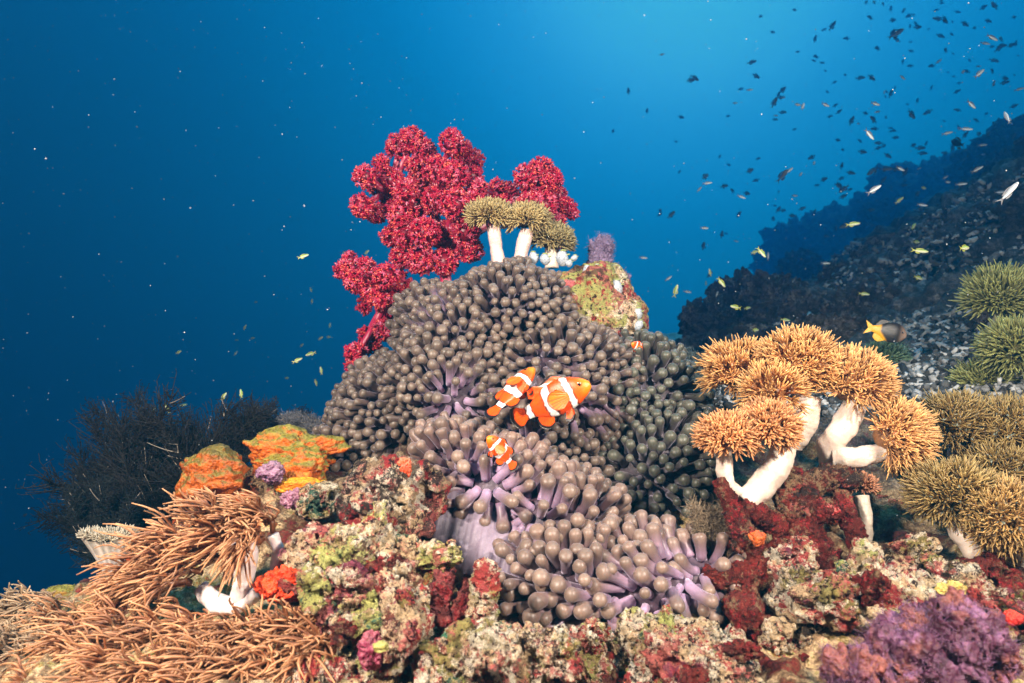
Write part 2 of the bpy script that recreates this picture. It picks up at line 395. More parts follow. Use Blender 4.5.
# ------------------------------------------------------------------ anemones
def anemone_mat():
    m = NT('anemone_skin'); c = m.attr()
    v = m.ramp(m.noise(260, 3, co=m.co), [(0.3, 0.88), (0.7, 1.12)])
    c = m.mix(1.0, c, v, 'MULTIPLY')
    return m.fin(c, 0.42, m.bump(m.noise(500, 2, co=m.co), 0.0002), 0.5, (0.008, 0.004, 0.004), sheen=0.3, spec=0.5)
M['anemone'] = anemone_mat()
def mantle_mat():
    m = NT('anemone_mantle'); c = m.attr()
    st = m.noise(30, 5, 0.7, m.co, dist=0.6)
    c = m.mix(m.ramp(st, [(0.35, 0.0), (0.65, 0.6)]), c, (0.10, 0.075, 0.11))
    c = m.mix(m.ramp(m.noise(120, 4, 0.6, m.co), [(0.55, 0.0), (0.75, 0.3)]), c, (0.5, 0.42, 0.54))
    return m.fin(c, 0.5, m.bump(m.noise(160, 4, co=m.co), 0.001), 0.2, (0.006, 0.004, 0.004), spec=0.3)
M['mantle'] = mantle_mat()

def anemone(label, lobes, creases, base, n, tipc, stemc, mantlec, seed, blockers=(), length=(0.030, 0.046), tip=0.0078, bare=(), dens=1.36, bias=(0, 0, 0)):
    """lobes: px,py,Y,rx,ry,rz (pixels at that depth). Tentacles stand on the lobes' common hull and lean away from the creases."""
    r = np.random.default_rng(seed)
    L = [(P(a, b, Y), np.array([rx, ry, rz]) * Y / F) for a, b, Y, rx, ry, rz in lobes]
    Bk = [(P(a, b, Y), np.array([rx, ry, rz]) * Y / F) for a, b, Y, rx, ry, rz in blockers]
    root = thing('sea_anemone', P(*base), label, 'sea anemone')
    mb = MB()
    for k, (c, q) in enumerate(L):
        V, T = lumpy(c, q * 0.97, 4, seed + k, 0.06, 1.5, 0.05, 4.0, 0.01)
        mb.add(V, [T], mantlec)  # mantle colour kept dark as painted shade in the gaps between tentacles
    mb.out('mantle', M['mantle'], root)
    # candidate points on the hull, thinned to an even spacing
    cand, nor = [], []
    for k, (c, q) in enumerate(L):
        d = nrm(r.normal(size=(n * 16, 3))); p = c + d * q; nn = nrm(d / q)
        keep = np.ones(len(p), bool)
        for j, (c2, q2) in enumerate(L + Bk):
            if j != k: keep &= (((p - c2) / q2) ** 2).sum(1) > 0.97
        keep &= (nn[:, 1] < 0.55)
        for (bx, by, bY, br) in bare: keep &= np.linalg.norm(p - P(bx, by, bY), axis=1) > br * bY / F
        cand.append(p[keep]); nor.append(nn[keep])
    cand = np.vstack(cand); nor = np.vstack(nor); o = r.permutation(len(cand)); cand, nor = cand[o], nor[o]
    sp = tip * dens; cells = {}; pick = []
    for i, p in enumerate(cand):
        key = tuple((p / sp).astype(int)); ok = True
        for dx in (-1, 0, 1):
            for dy in (-1, 0, 1):
                for dz in (-1, 0, 1):
                    for j in cells.get((key[0] + dx, key[1] + dy, key[2] + dz), ()):
                        if ((cand[j] - p) ** 2).sum() < sp * sp: ok = False; break
                    if not ok: break
                if not ok: break
            if not ok: break
        if ok: cells.setdefault(key, []).append(i); pick.append(i)
    b, nn = cand[pick], nor[pick]; m = len(b)
    cr = []                                     # a crease is a place on the side of the hull that faces the reef front
    for c in creases:
        v = P(c[0], c[1], 1.0); v = v / np.linalg.norm(v); dd = np.linalg.norm(b - (b @ v)[:, None] * v, axis=1); k_ = np.where(dd < max(.012, dd.min() * 1.3))[0]; cr.append(b[k_[np.argmin(b[k_, 1])]])
    d = nn * 1.0 + np.array(bias)
    crw = np.zeros(m)
    for c in cr:
        v = b - c; dist = np.linalg.norm(v, axis=1); v = v - (v * nn).sum(1, keepdims=True) * nn
        w = np.exp(-(dist / 0.040) ** 2); d += nrm(v) * (w * 0.85)[:, None]; crw = np.maximum(crw, w)
    lowf = np.stack([vnoise(b * 15 + k * 11, seed + k) for k in range(3)], 1)
    d = nrm(nrm(d) + lowf * 0.75 + r.normal(0, 0.09, (m, 3)))
    ln = r.uniform(*length, m) * (1 + 0.25 * crw)
    tp = b + d * ln[:, None]; rt = tip * r.uniform(0.74, 1.16, m)
    for it in range(14):                       # keep the bulbs from running into each other
        D = tp[:, None] - tp[None]; dist = np.linalg.norm(D, axis=2) + np.eye(m); need = (rt[:, None] + rt[None]) * 0.98
        push = np.clip(need - dist, 0, None) * (1 - np.eye(m)); tp = tp + (D / dist[..., None] * push[..., None]).sum(1) * 0.4
    d2 = tp - b; ln = np.linalg.norm(d2, axis=1); d2 = d2 / ln[:, None]
    end = nrm(d2 + nn * 0.3 + r.normal(0, .12, (m, 3)))
    t = np.array([0, .2, .4, .58, .70, .79, .87, .94, .98, 1.0])
    prof = np.array([.62, .55, .55, .62, .78, .94, 1.0, .82, .52, .12])
    ctrlp = b + d2 * (ln * .55)[:, None] + (d2 - end) * (ln * .25)[:, None] + r.normal(0, .10, (m, 3)) * ln[:, None]
    path = (b[:, None] * ((1 - t) ** 2)[None, :, None] + 2 * ctrlp[:, None] * (t * (1 - t))[None, :, None] + tp[:, None] * (t ** 2)[None, :, None])
    # the bulb is as long as it is wide, whatever the length of the stem
    rad = rt[:, None] * prof[None]
    # true hemispherical end
    tl = ln - rt * 1.9; seg = np.stack([np.zeros(m), tl * .3, tl * .65, tl, tl + rt * .45, tl + rt * .9, tl + rt * 1.3, tl + rt * 1.62, tl + rt * 1.83, tl + rt * 1.9], 1)
    tt = np.clip(seg / ln[:, None], 0, 1)[..., None]
    path = b[:, None] * (1 - tt) ** 2 + 2 * ctrlp[:, None] * tt * (1 - tt) + tp[:, None] * tt ** 2
    rad = rt[:, None] * np.array([.70, .70, .72, .78, .90, .99, .97, .78, .46, .08])
    fing = r.random((m, 1)) ** 1.5 * .7; rad = rad * (1 - fing) + (rt[:, None] * np.array([.80, .80, .82, .85, .87, .88, .84, .68, .40, .07])) * fing
    vary = r.uniform(0.80, 1.18, (m, 1, 1))
    k = np.array([0, .10, .30, .60, .85, 1, 1, 1.1, 1.2, 1.25])[None, :, None]
    cols = (np.array(stemc) * (1 - k) + np.array(tipc) * k) * vary
    lilac_base = np.exp(-(np.linspace(0, 1, 10) / .30) ** 2)[None, :, None] * crw[:, None, None]
    cols = cols * (1 - lilac_base) + np.array([0.46, 0.32, 0.48]) * lilac_base  # tentacle bases near a crease turn lilac
    # the hundred that show largest are parts, the others one part
    size = rt / np.linalg.norm(tp, axis=1) * (1 + 1.2 * (-(nn * nrm(b)).sum(1)))
    order = np.argsort(-size)
    for i in order[:100]:
        V, Fs, C = tubes(path[i:i + 1], rad[i:i + 1], 10, cols[i:i + 1]); build('tentacle', V, Fs, M['anemone'], root, C)
    o = order[100:]
    V, Fs, C = tubes(path[o], rad[o], 9, cols[o]); x = build('tentacles', V, Fs, M['anemone'], root, C); x['kind'] = 'stuff'
    print('anemone', m)
    return root
A_L = [(513, 322, 1.01, 56, 60, 44), (458, 392, .955, 58, 50, 52), (560, 398, .94, 74, 55, 60), (400, 415, 1.03, 52, 50, 48), (352, 455, 1.03, 26, 36, 30), (470, 355, 1.0, 52, 60, 56), (530, 460, .90, 70, 40, 40), (436, 330, 1.06, 30, 36, 34)]
B_L = [(640, 420, .95, 52, 48, 68), (655, 470, .90, 50, 42, 60), (612, 500, .90, 45, 36, 42)]
C_L = [(458, 462, .80, 32, 34, 24), (505, 490, .78, 44, 38, 30), (560, 525, .75, 50, 42, 38), (570, 585, .70, 58, 44, 42), (640, 585, .70, 52, 44, 40), (692, 582, .71, 34, 32, 30)]
anemone('large rounded sea anemone with dull mauve grey tentacles, highest one, below the crimson soft coral', A_L,
        [(455, 397, .90), (582, 414, .87), (520, 445, .86), (440, 300, .99)], (480, 520, 1.0), 520,
        (0.122, 0.090, 0.070), (0.056, 0.032, 0.036), (0.035, 0.016, 0.024), 1, B_L + [(600, 318, 1.02, 48, 40, 52)], tip=0.0073, length=(0.022,0.036))
anemone('shaded sea anemone with dark olive grey tentacles, beside the pale leather coral stalks', B_L,
        [], (650, 540, .95), 260, (0.070, 0.070, 0.052), (0.048, 0.038, 0.040), (0.04, 0.03, 0.035), 2, A_L + C_L, length=(0.026, 0.038), tip=0.0074)  # shade over this anemone is put into its darker tentacle colours
anemone('nearest sea anemone, brownish lilac bulbs over a pale violet skirt, spread above the broken coral', C_L,
        [(522, 505, .715), (600, 622, .655), (640, 612, .655), (694, 588, .67), (480, 478, .76)], (560, 650, .72), 330,
        (0.180, 0.122, 0.096), (0.082, 0.040, 0.050), (0.05, 0.024, 0.036), 3, [], tip=0.0081, length=(0.024,0.038), dens=1.22, bare=[(462, 550, .72, 46), (495, 570, .70, 30)])
# pale folded skirt below the nearest anemone's tentacles
def skirt():
    root = [o for o in COL.objects if o.get('label', '').startswith('nearest sea anemone')][0]
    u = np.linspace(0, 1, 60); v = np.linspace(0, 1, 50)
    top = spline([P(440, 478, .765), P(470, 498, .745), (P(505, 520, .73)), P(530, 560, .715), P(560, 610, .70)], 60)
    bot = spline([P(432, 570, .80), P(455, 590, .80), P(475, 610, .78), P(500, 640, .76), P(530, 660, .74)], 60)
    U, W = np.meshgrid(u, v, indexing='ij')
    V = top[:, None] * (1 - W[..., None]) + bot[:, None] * W[..., None]
    fold = np.sin(U * 40 + 3 * np.sin(W * 3 + U * 5)) * 0.006 * (0.15 + W) + np.sin(U * 90 + 4 * W) * .0015 - 0.055 * np.sin(W * np.pi)
    V[..., 1] -= fold * -1; V = V.reshape(-1, 3)
    i, j = np.meshgrid(np.arange(59), np.arange(49), indexing='ij'); b = i * 50 + j
    Q = np.stack([b, b + 1, b + 51, b + 50], -1).reshape(-1, 4)
    C = mixc((0.28, 0.22, 0.29), (0.05, 0.045, 0.06), smoothstep(.05, .65, W.ravel() + .25 * np.sin(U.ravel() * 9)))  # painted shade: skirt colour falls to near black below the tentacles
    V2 = V + np.array([0, 0.012, 0]); n = len(V)
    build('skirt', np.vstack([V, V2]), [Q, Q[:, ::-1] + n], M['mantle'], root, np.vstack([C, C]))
skirt()
# ------------------------------------------------------------------ rocks of the near reef
ZERO = np.zeros(3)
def rock(label, px, py, Y, rx, rz, mat, seed, ry=None, sub=6, name='reef_rock', cat='rock', tilt=0.0, **k):
    """a boulder whose outline is rx by rz pixels at depth Y"""
    g = Y / F; ry = ry or (rx + rz) / 2 * 0.9
    V, T = lumpy(ZERO, np.array([rx, ry, rz]) * g, sub, seed, **k)
    if tilt:
        c, s = math.cos(math.radians(tilt)), math.sin(math.radians(tilt)); x, z = V[:, 0].copy(), V[:, 2].copy(); V[:, 0] = x * c - z * s; V[:, 2] = x * s + z * c
    c = P(px, py, Y); V = V + c; o = c.copy(); o[2] = V[:, 2].min()
    x = build(name, V, [T], M[mat], origin=o); return tag(x, label, cat)
rock('craggy cream and pink boulder with black patches, topped by an orange speck', 388, 500, .70, 48, 41, 'crust_boulder', 11, amp=.30, knob=.16)
rock('rounded cream topped rock with crimson sides above the bright orange sponge', 322, 556, .62, 36, 32, 'crust_pink', 12, amp=.25, knob=.15, tilt=12)
rock('upright pale greenish knobbly rock column in the middle of the broken coral', 371, 580, .61, 24, 58, 'crust_cream', 13, amp=.28, knob=.20, tilt=-14)
rock('small pale green knob leaning on the knobbly rock column', 405, 556, .61, 21, 22, 'crust_green', 14, amp=.25, knob=.2)
rock('cream and rose rubble block standing beneath the two crimson stumps', 392, 632, .56, 36, 42, 'crust_cream', 15, amp=.35, knob=.2)
rock('wide greenish cream mound of crusted rubble at the front edge of the reef', 482, 668, .54, 60, 40, 'crust_green', 16, amp=.28, knob=.17)
rock('magenta stained rock face beside the long armed brown coral', 348, 622, .57, 24, 46, 'crust_pink', 17, amp=.3, knob=.2)
rock('low pinkish brown rubble lump at the front, left of the greenish mound', 322, 676, .52, 44, 22, 'crust_cream', 18, amp=.3, knob=.2)
rock('pinkish rubble directly under the tips of the nearest anemone', 586, 672, .60, 40, 28, 'crust_cream', 19, amp=.35, knob=.2)
rock('dark crimson rock behind the pinkish rubble, under the nearest anemone', 560, 655, .66, 50, 36, 'crust_mix', 20, amp=.3, knob=.15)
rock('broad crusted ledge of cream, magenta and yellow lumps below the violet anemone fringe', 690, 650, .60, 62, 26, 'crust_cream', 21, amp=.32, knob=.2)
rock('cream front lump of the crusted ledge, beside the dark hollow', 705, 676, .55, 48, 22, 'crust_mix', 22, amp=.3, knob=.22)
rock('jagged dark red shard between the crusted ledge and the maroon branches', 752, 622, .64, 20, 34, 'crust_red', 23, amp=.35, knob=.12, tilt=14)
rock('long cream and yellow rubble ridge above the fuzzy purple sponge', 850, 598, .63, 78, 22, 'crust_cream', 24, amp=.30, knob=.22, tilt=4)
rock('pale lump at the end of the rubble ridge next to the maroon branches', 790, 570, .67, 28, 30, 'crust_mix', 25, amp=.3, knob=.2)
rock('small reddish rock with white crest beyond the rubble ridge', 912, 565, .70, 24, 24, 'crust_dark', 26, amp=.3, knob=.2)
rock('maroon rock at the foot of the two white stalks', 992, 588, .66, 34, 26, 'crust_red', 27, amp=.3, knob=.2)
rock('brightly spotted red, white and yellow rubble at the right edge of the reef', 1014, 640, .58, 34, 40, 'crust_mix', 28, amp=.3, knob=.2)
rock('dark brown rock in the shade behind the maroon branches', 850, 530, .86, 70, 50, 'crust_dark', 29, amp=.3, knob=.15)
rock('dark rock under the leather corals at the right edge', 985, 500, .92, 80, 60, 'crust_dark', 30, amp=.3, knob=.15)
rock('shadowy rubble in the hollow between the anemone fringe and the maroon branches', 735, 575, .74, 44, 40, 'crust_dark', 31, amp=.3, knob=.15)
rock('dark rubble under the branching maroon coral', 790, 640, .66, 60, 34, 'crust_dark', 32, amp=.3, knob=.15)
rock('tall reef pinnacle crusted lime and rose, dotted with white sea squirts', 596, 315, 1.03, 46, 50, 'crust_top', 33, amp=.18, knob=.10) if 'crust_top' in M else None
rock('low mottled rock with a yellow cap at the left end of the reef', 62, 604, .80, 22, 17, 'crust_green', 34, amp=.25, knob=.15)
rock('dark olive rock behind the long armed brown coral', 190, 560, .82, 70, 34, 'crust_dark', 35, amp=.3, knob=.15)
rock('shaded rock supporting the orange sponges', 270, 500, .90, 66, 34, 'crust_dark', 36, amp=.3, knob=.15)
rock('small olive rock wedged between the orange tube sponge and the boulder', 318, 500, .80, 22, 18, 'crust_green', 37, amp=.3, knob=.15)

def branchy(name, label, cat, paths, mat, seed, n=110, sides=56, knob=.40, group=None, part='branch'):
    """rough dead coral branches; paths: (points px,py,Y ; radii px)"""
    c0 = paths[0][0][-1] if isinstance(paths[0][0][-1], tuple) else paths[0][0][0]
    lo = min((P(*p) for pts, _ in paths for p in pts), key=lambda q: q[2])
    one = len(paths) == 1
    root = None if one else thing(name, lo, label, cat, group)
    for i, (pts, rad) in enumerate(paths):
        c = spline([P(*p) for p in pts], n); R = np.interp(np.linspace(0, 1, n), np.linspace(0, 1, len(rad)), rad) * np.mean([p[2] for p in pts]) / F
        R = R * np.sqrt(np.clip(1 - (np.linspace(-1, 1, n)) ** 14, .02, 1))
        V, Fs, _ = tubes(c[None], R[None], sides)
        N = vnormals(V, Fs[0]); rr = float(R.mean()); q = V / rr
        f1, _, _ = worley(q * 0.9 + seed * 3 + i, seed); V = V + N * (rr * knob * (0.7 - 1.2 * f1))[:, None]
        f1, _, _ = worley(q * 2.6 + seed, seed + 2); V = V + N * (rr * knob * .4 * (0.5 - f1))[:, None]
        V = V + N * (rr * .22 * fbm(q * 3.3 + i * 9, 5, seed, .65))[:, None] + N * (rr * .5 * fbm(q * .5 + i * 5 + seed, 2, seed + 4))[:, None] * .6
        if one: return tag(build(name, V, Fs, M[mat], origin=lo), label, cat, group)
        build(part, V, Fs, M[mat] if not isinstance(mat, list) else M[mat[i % len(mat)]], root)
    return root
M['crust_rose'] = crust_mat('crust_rose', [PINK, ROSE, (0.34, 0.09, 0.10), PINK, TAN, ROSE, MAROON], 30, 13.7)
branchy('coral_stump', 'pink crimson coral stump, shorter and leftmost of the three upright stumps', 'dead coral', [([(438, 625, .58), (442, 600, .585), (446, 566, .59)], [15, 11, 9])], 'crust_rose', 41)
branchy('coral_stump', 'crimson tapering stump between the pink one and the cream one', 'dead coral', [([(452, 640, .585), (462, 605, .59), (472, 576, .595)], [16, 14, 8])], 'crust_rose', 42)
branchy('coral_stump', 'cream topped upright stump nearest the anemone skirt', 'dead coral', [([(484, 660, .56), (482, 620, .565), (485, 585, .565), (488, 560, .57)], [14, 12, 12, 10])], 'crust_cream', 43)
branchy('branching_coral', 'dead maroon branching coral below the peach leather corals', 'dead coral', [
    ([(700, 572, .68), (735, 578, .67), (775, 560, .68), (800, 550, .69)], [8, 13, 15, 15]),
    ([(716, 480, .70), (730, 503, .69), (742, 530, .68), (760, 552, .68)], [8, 9, 12, 10]),
    ([(786, 470, .74), (790, 505, .72), (812, 545, .70), (835, 585, .67)], [15, 14, 16, 18]),
    ([(800, 520, .70), (806, 490, .72), (830, 478, .73), (862, 480, .74)], [13, 12, 13, 9]),
    ([(836, 490, .73), (848, 520, .71), (858, 545, .70), (850, 570, .69)], [11, 9, 10, 6]),
    ([(800, 545, .69), (812, 520, .70), (822, 508, .70), (836, 512, .70)], [14, 12, 11, 8]),
    ([(775, 560, .67), (792, 590, .65), (800, 612, .64), (806, 632, .64)], [14, 12, 9, 5]),
    ([(706, 530, .74), (720, 545, .73), (712, 560, .73)], [10, 12, 8]),
    ([(728, 512, .70), (748, 512, .71), (770, 520, .71), (792, 535, .71)], [9, 10, 11, 12]),
    ([(835, 585, .67), (860, 590, .67), (890, 580, .68)], [14, 11, 9])], ['crust_red', 'crust_red', 'crust_red', 'crust_dark2', 'crust_red', 'crust_red', 'crust_mix', 'crust_red', 'crust_red', 'crust_red'] if 'crust_dark2' in M else 'crust_red', 44)

# loose broken bits lying in the rubble of the near reef, set down on whatever is under them
def fragments():
    r = np.random.default_rng(77); dg = bpy.context.evaluated_depsgraph_get(); dg.update(); pr = []
    for k, (mt_, rr) in enumerate([('crust_cream', (1, .8, .8)), ('crust_pink', (1.3, .7, .8)), ('crust_mix', (1, 1, 1)), ('crust_red', (1.6, .6, .6)), ('crust_green', (1, .9, .7)), ('crust_top', (1.8, .6, .6))]):
        V, T = lumpy(ZERO, np.array(rr) * .012, 5, 500 + k, amp=.5, knob=.35, kf=4, fine=.08); me = build('coral_fragment', V, [T], M[mt_]); pr.append(me)
    used_ = set(); n = 0
    while n < 95:
        px, py = r.uniform(285, 1024), r.uniform(545, 683)
        if 520 < px < 735 and py < 635: continue
        if 820 < px and py > 615: continue
        if px < 345 and py > 600: continue
        ok, hit, nn_, _, ob, _ = S.ray_cast(dg, Vector((0, 0, 0)), Vector(P(px, py, 1)).normalized())
        if not ok or ob is None: continue
        if not (ob.name.startswith('reef_') or ob.name.startswith('coral_f')): continue
        k = int(r.integers(0, len(pr))); o = pr[k] if k not in used_ else pr[k].copy()
        if k in used_: COL.objects.link(o)
        used_.add(k); s_ = r.choice([.5, .7, .9, 1.2, 1.7]); o.matrix_world = Matrix.Translation(hit + nn_ * .003) @ Matrix.Rotation(r.uniform(0, 6.28), 4, 'Z') @ Matrix.Rotation(r.uniform(-.8, .8), 4, 'Y') @ Matrix.Scale(s_, 4)
        tag(o, 'small crusted fragment of broken coral lying in the rubble of the near reef', 'coral fragment', 'broken coral fragments of the near reef'); n += 1
fragments()
# ------------------------------------------------------------------ sponges
def sponge_mat():
    m = NT('sponge_skin'); c = m.attr(); pore = m.vor(230, 'Distance'); c = m.mix(m.ramp(pore, [(.12, .75), (.30, 0.0)]), c, (.10, .03, .01))
    c = m.mix(1.0, c, m.ramp(m.noise(140, 6, .75), [(.3, .55), (.7, 1.4)]), 'MULTIPLY'); b = m.bump(m.noise(110, 6, .7), .004); return m.fin(c, .42, m.bump(pore, .0018, 1, b), .2, spec=.5)
M['sponge_orange'] = sponge_mat()
def sponge(name, label, px, py, Y, rx, rz, low, high, seed, ry=None, sub=6, up=0.25, **k):
    g = Y / F; V, T = lumpy(ZERO, np.array([rx, ry or min(rx, rz), rz]) * g, sub, seed, **{**dict(amp=.25, knob=.04, fine=.012, kf=6), **k})
    N = vnormals(V, T); w = smoothstep(up - .35, up + .35, N[:, 2] + .45 * fbm(V * 60, 4, seed))
    C = mixc(low, high, w); C = C * (1 + .22 * fbm(V * 160, 3, seed + 1))[:, None]
    V = V + P(px, py, Y); o = P(px, py, Y); o[2] = V[:, 2].min()
    return tag(build(name, V, [T], M['sponge_orange'], None, np.clip(C, 0, 1), o), label, 'sponge')
OR = (0.62, 0.13, 0.006); ORR = (0.72, 0.07, 0.006); GOLD = (0.24, 0.19, 0.02)
sponge('orange_sponge', 'smooth rounded orange sponge with an olive crown, by itself above the brown long armed coral', 212, 475, .86, 34, 25, (0.44, 0.09, 0.005), (0.15, 0.11, 0.014), 151, fine=.02, amp=.34, fr=1.3, knob=.06, up=.3)  # both tones darkened to stand for the shade this sponge sits in
sponge('orange_sponge', 'largest orange sponge, golden green on top, wedged against the side of the mauve anemone', 297, 456, .90, 42, 23, (.62, .12, .005), (0.20, 0.17, 0.02), 252, amp=.42, fr=1.8, knob=.10, up=.15)
sponge('orange_sponge', 'small yellow orange finger of sponge under the golden green one', 300, 486, .84, 26, 9, (0.78, 0.22, 0.008), (0.60, 0.30, 0.01), 53)
sponge('orange_sponge', 'bright vermilion sponge crust set in the crimson rock beside the white coral stalk', 286, 584, .60, 25, 18, (0.85, 0.055, 0.006), (0.80, 0.07, 0.008), 54, amp=.35, knob=.16, up=.6)
sponge('orange_sponge', 'small orange knob at the joint of the maroon branches', 758, 538, .662, 8, 7, (0.60, 0.12, 0.02), (0.55, 0.10, 0.03), 55, sub=5)
sponge('encrusting_sponge', 'bright red pink crust on the crook of the maroon branches', 828, 510, .693, 10, 6, (0.55, 0.03, 0.04), (0.5, 0.12, 0.10), 56, sub=5, knob=.2)
sponge('encrusting_sponge', 'orange speck on top of the cream and black boulder', 404, 468, .684, 7, 10, ORR, (.5,.16,.08), 57, sub=5, knob=.2)
sponge('encrusting_sponge', 'flat coral pink crust low on the lime coloured pinnacle', 583, 330, .985, 17, 14, (0.55, 0.14, 0.14), (0.60, 0.18, 0.17), 58, ry=12, sub=5, knob=.15)
sponge('encrusting_sponge', 'rose crust high on the lime coloured pinnacle, beside the anemone bulbs', 567, 290, .985, 13, 9, (0.45, 0.09, 0.09), (0.5, 0.13, 0.12), 59, ry=10, sub=5, knob=.2)
sponge('encrusting_sponge', 'red spot on the spotted rubble at the right edge', 1012, 618, .545, 8, 7, (0.75, 0.02, 0.02), (0.7, 0.05, 0.02), 60, sub=5, knob=.2)
sponge('coralline_lump', 'mauve speckled lump between the smooth orange sponge and the golden green one', 272, 474, .83, 13, 10, (0.20, 0.08, 0.16), (0.36, 0.20, 0.28), 61, sub=5, knob=.3)
sponge('coralline_lump', 'violet pink lump beneath the yellow orange finger sponge', 293, 499, .80, 11, 9, (0.22, 0.07, 0.13), (0.38, 0.18, 0.24), 62, sub=5, knob=.3)
sponge('yellow_sponge', 'lemon yellow crust on the rubble ridge beside the maroon branches', 850, 588, .61, 13, 9, (0.42, 0.33, 0.07), (0.55, 0.44, 0.14), 63, sub=5, knob=.25)
sponge('yellow_sponge', 'yellow crust at the far end of the rubble ridge below the reddish rock', 950, 590, .62, 14, 9, (0.45, 0.33, 0.08), (0.6, 0.46, 0.12), 64, sub=5, knob=.25)
sponge('yellow_sponge', 'ochre sponge cap on the low mottled rock at the left end of the reef', 62, 596, .775, 17, 10, (0.32, 0.16, 0.02), (0.22, 0.20, 0.03), 65, sub=5)
sponge('orange_sponge', 'dull orange lump half hidden behind the long armed brown coral', 112, 608, .74, 12, 12, (0.40, 0.14, 0.01), (0.22, 0.12, 0.02), 66, sub=5)
sponge('green_sponge', 'small dark green patch in the gap at the foot of the crimson stumps', 446, 646, .545, 8, 12, (0.015, 0.12, 0.07), (0.05, 0.18, 0.09), 67, sub=5, knob=.3)
sponge('encrusting_sponge', 'deep magenta crust low on the pinkish rubble left of the greenish mound', 372, 650, .522, 13, 18, (0.24, 0.025, 0.07), (0.36, 0.10, 0.13), 68, sub=5, knob=.3)
sponge('encrusting_sponge', 'round lime disc beside the magenta crust', 381, 647, .502, 8, 5, (0.26, 0.24, 0.06), (0.32, 0.30, 0.09), 69, sub=4)
sponge('encrusting_sponge', 'crimson lump below the fringe of the nearest anemone, beside the pinkish rubble', 612, 652, .612, 13, 10, (0.36, 0.02, 0.02), (0.42, 0.05, 0.04), 70, sub=5, knob=.3)

def fuzz(mb, V, N, n, L, rad, col, r, S_=4, up=0.3):
    i = r.integers(0, len(V), n); b = V[i]; d = nrm(N[i] + r.normal(0, .45, (n, 3)) + np.array([0, 0, up])); t = np.linspace(0, 1, S_); l = L * r.uniform(.4, 1.2, n)
    path = b[:, None] + d[:, None] * (l[:, None, None] * t[None, :, None]) + r.normal(0, .35, (n, 1, 3)) * (t[None, :, None] ** 2) * l[:, None, None]
    mb.add(*tubes(path, rad * np.linspace(1, .4, S_)[None], 3, np.asarray(col) * r.uniform(.7, 1.3, (n, 1, 1)) * np.ones((n, S_, 3))))
# fuzzy purple sponge at the front
def purple():
    r = np.random.default_rng(5); o = P(905, 700, .50)
    root = thing('purple_sponge', o, 'soft violet and pink sponge covered in fine fuzz, in front of the rubble ridge', 'sponge')
    for k, (px, py, Y, rx, rz) in enumerate([(952, 660, .50, 42, 50), (900, 675, .49, 26, 42), (862, 690, .48, 34, 34), (978, 648, .52, 20, 30), (925, 632, .515, 22, 20), (905, 640, .52, 18, 18)]):
        g = Y / F; V, T = lumpy(ZERO, np.array([rx, 40, rz]) * g, 6, 80 + k, amp=.45, knob=.22, kf=5, fine=.05)
        V = V + P(px, py, Y); N = vnormals(V, T)
        w = smoothstep(-.25, .5, fbm(V * 45, 4, 90)); C = mixc((0.07, 0.014, 0.04), (0.22, 0.065, 0.05), w)
        w2 = smoothstep(.35, .75, fbm(V * 80, 3, 95)); C = mixc(C, (0.22, 0.09, 0.18), w2)
        lobe = build('lobe', V, [T], M['sponge_orange'], root, np.clip(C, 0, 1))
        mb = MB(); fuzz(mb, V, N, 2200, .005, .00018, (0.20, 0.07, 0.17), r)
        f = mb.out('fuzz', M['fuzz'], lobe, o); f.location = (0, 0, 0)
M['fuzz'] = vcol_mat('algal_fuzz', 0.7, 0.2, .1, bump=0)
purple()
def lilac():
    r = np.random.default_rng(6); o = P(612, 345, 1.12)
    root = thing('lilac_soft_coral', o, 'ragged lilac grey soft growth standing behind the lime coloured pinnacle', 'soft coral')
    for k, (px, py, rx, rz) in enumerate([(600, 262, 11, 22), (606, 248, 8, 10), (610, 285, 16, 20), (622, 308, 14, 18), (630, 328, 10, 16)]):
        g = 1.12 / F; V, T = lumpy(ZERO, np.array([rx, 12, rz]) * g, 5, 120 + k, amp=.4, knob=.22, kf=7, fine=.05)
        V = V + P(px, py, 1.12); N = vnormals(V, T); C = np.array((0.20, 0.14, 0.24)) * (1 + .4 * fbm(V * 70, 3, 5))[:, None]
        lobe = build('lobe', V, [T], M['sponge_orange'], root, C); mb = MB(); fuzz(mb, V, N, 900, .006, .0004, (0.22, 0.15, 0.27), r)
        f = mb.out('fuzz', M['fuzz'], lobe, o)
lilac()

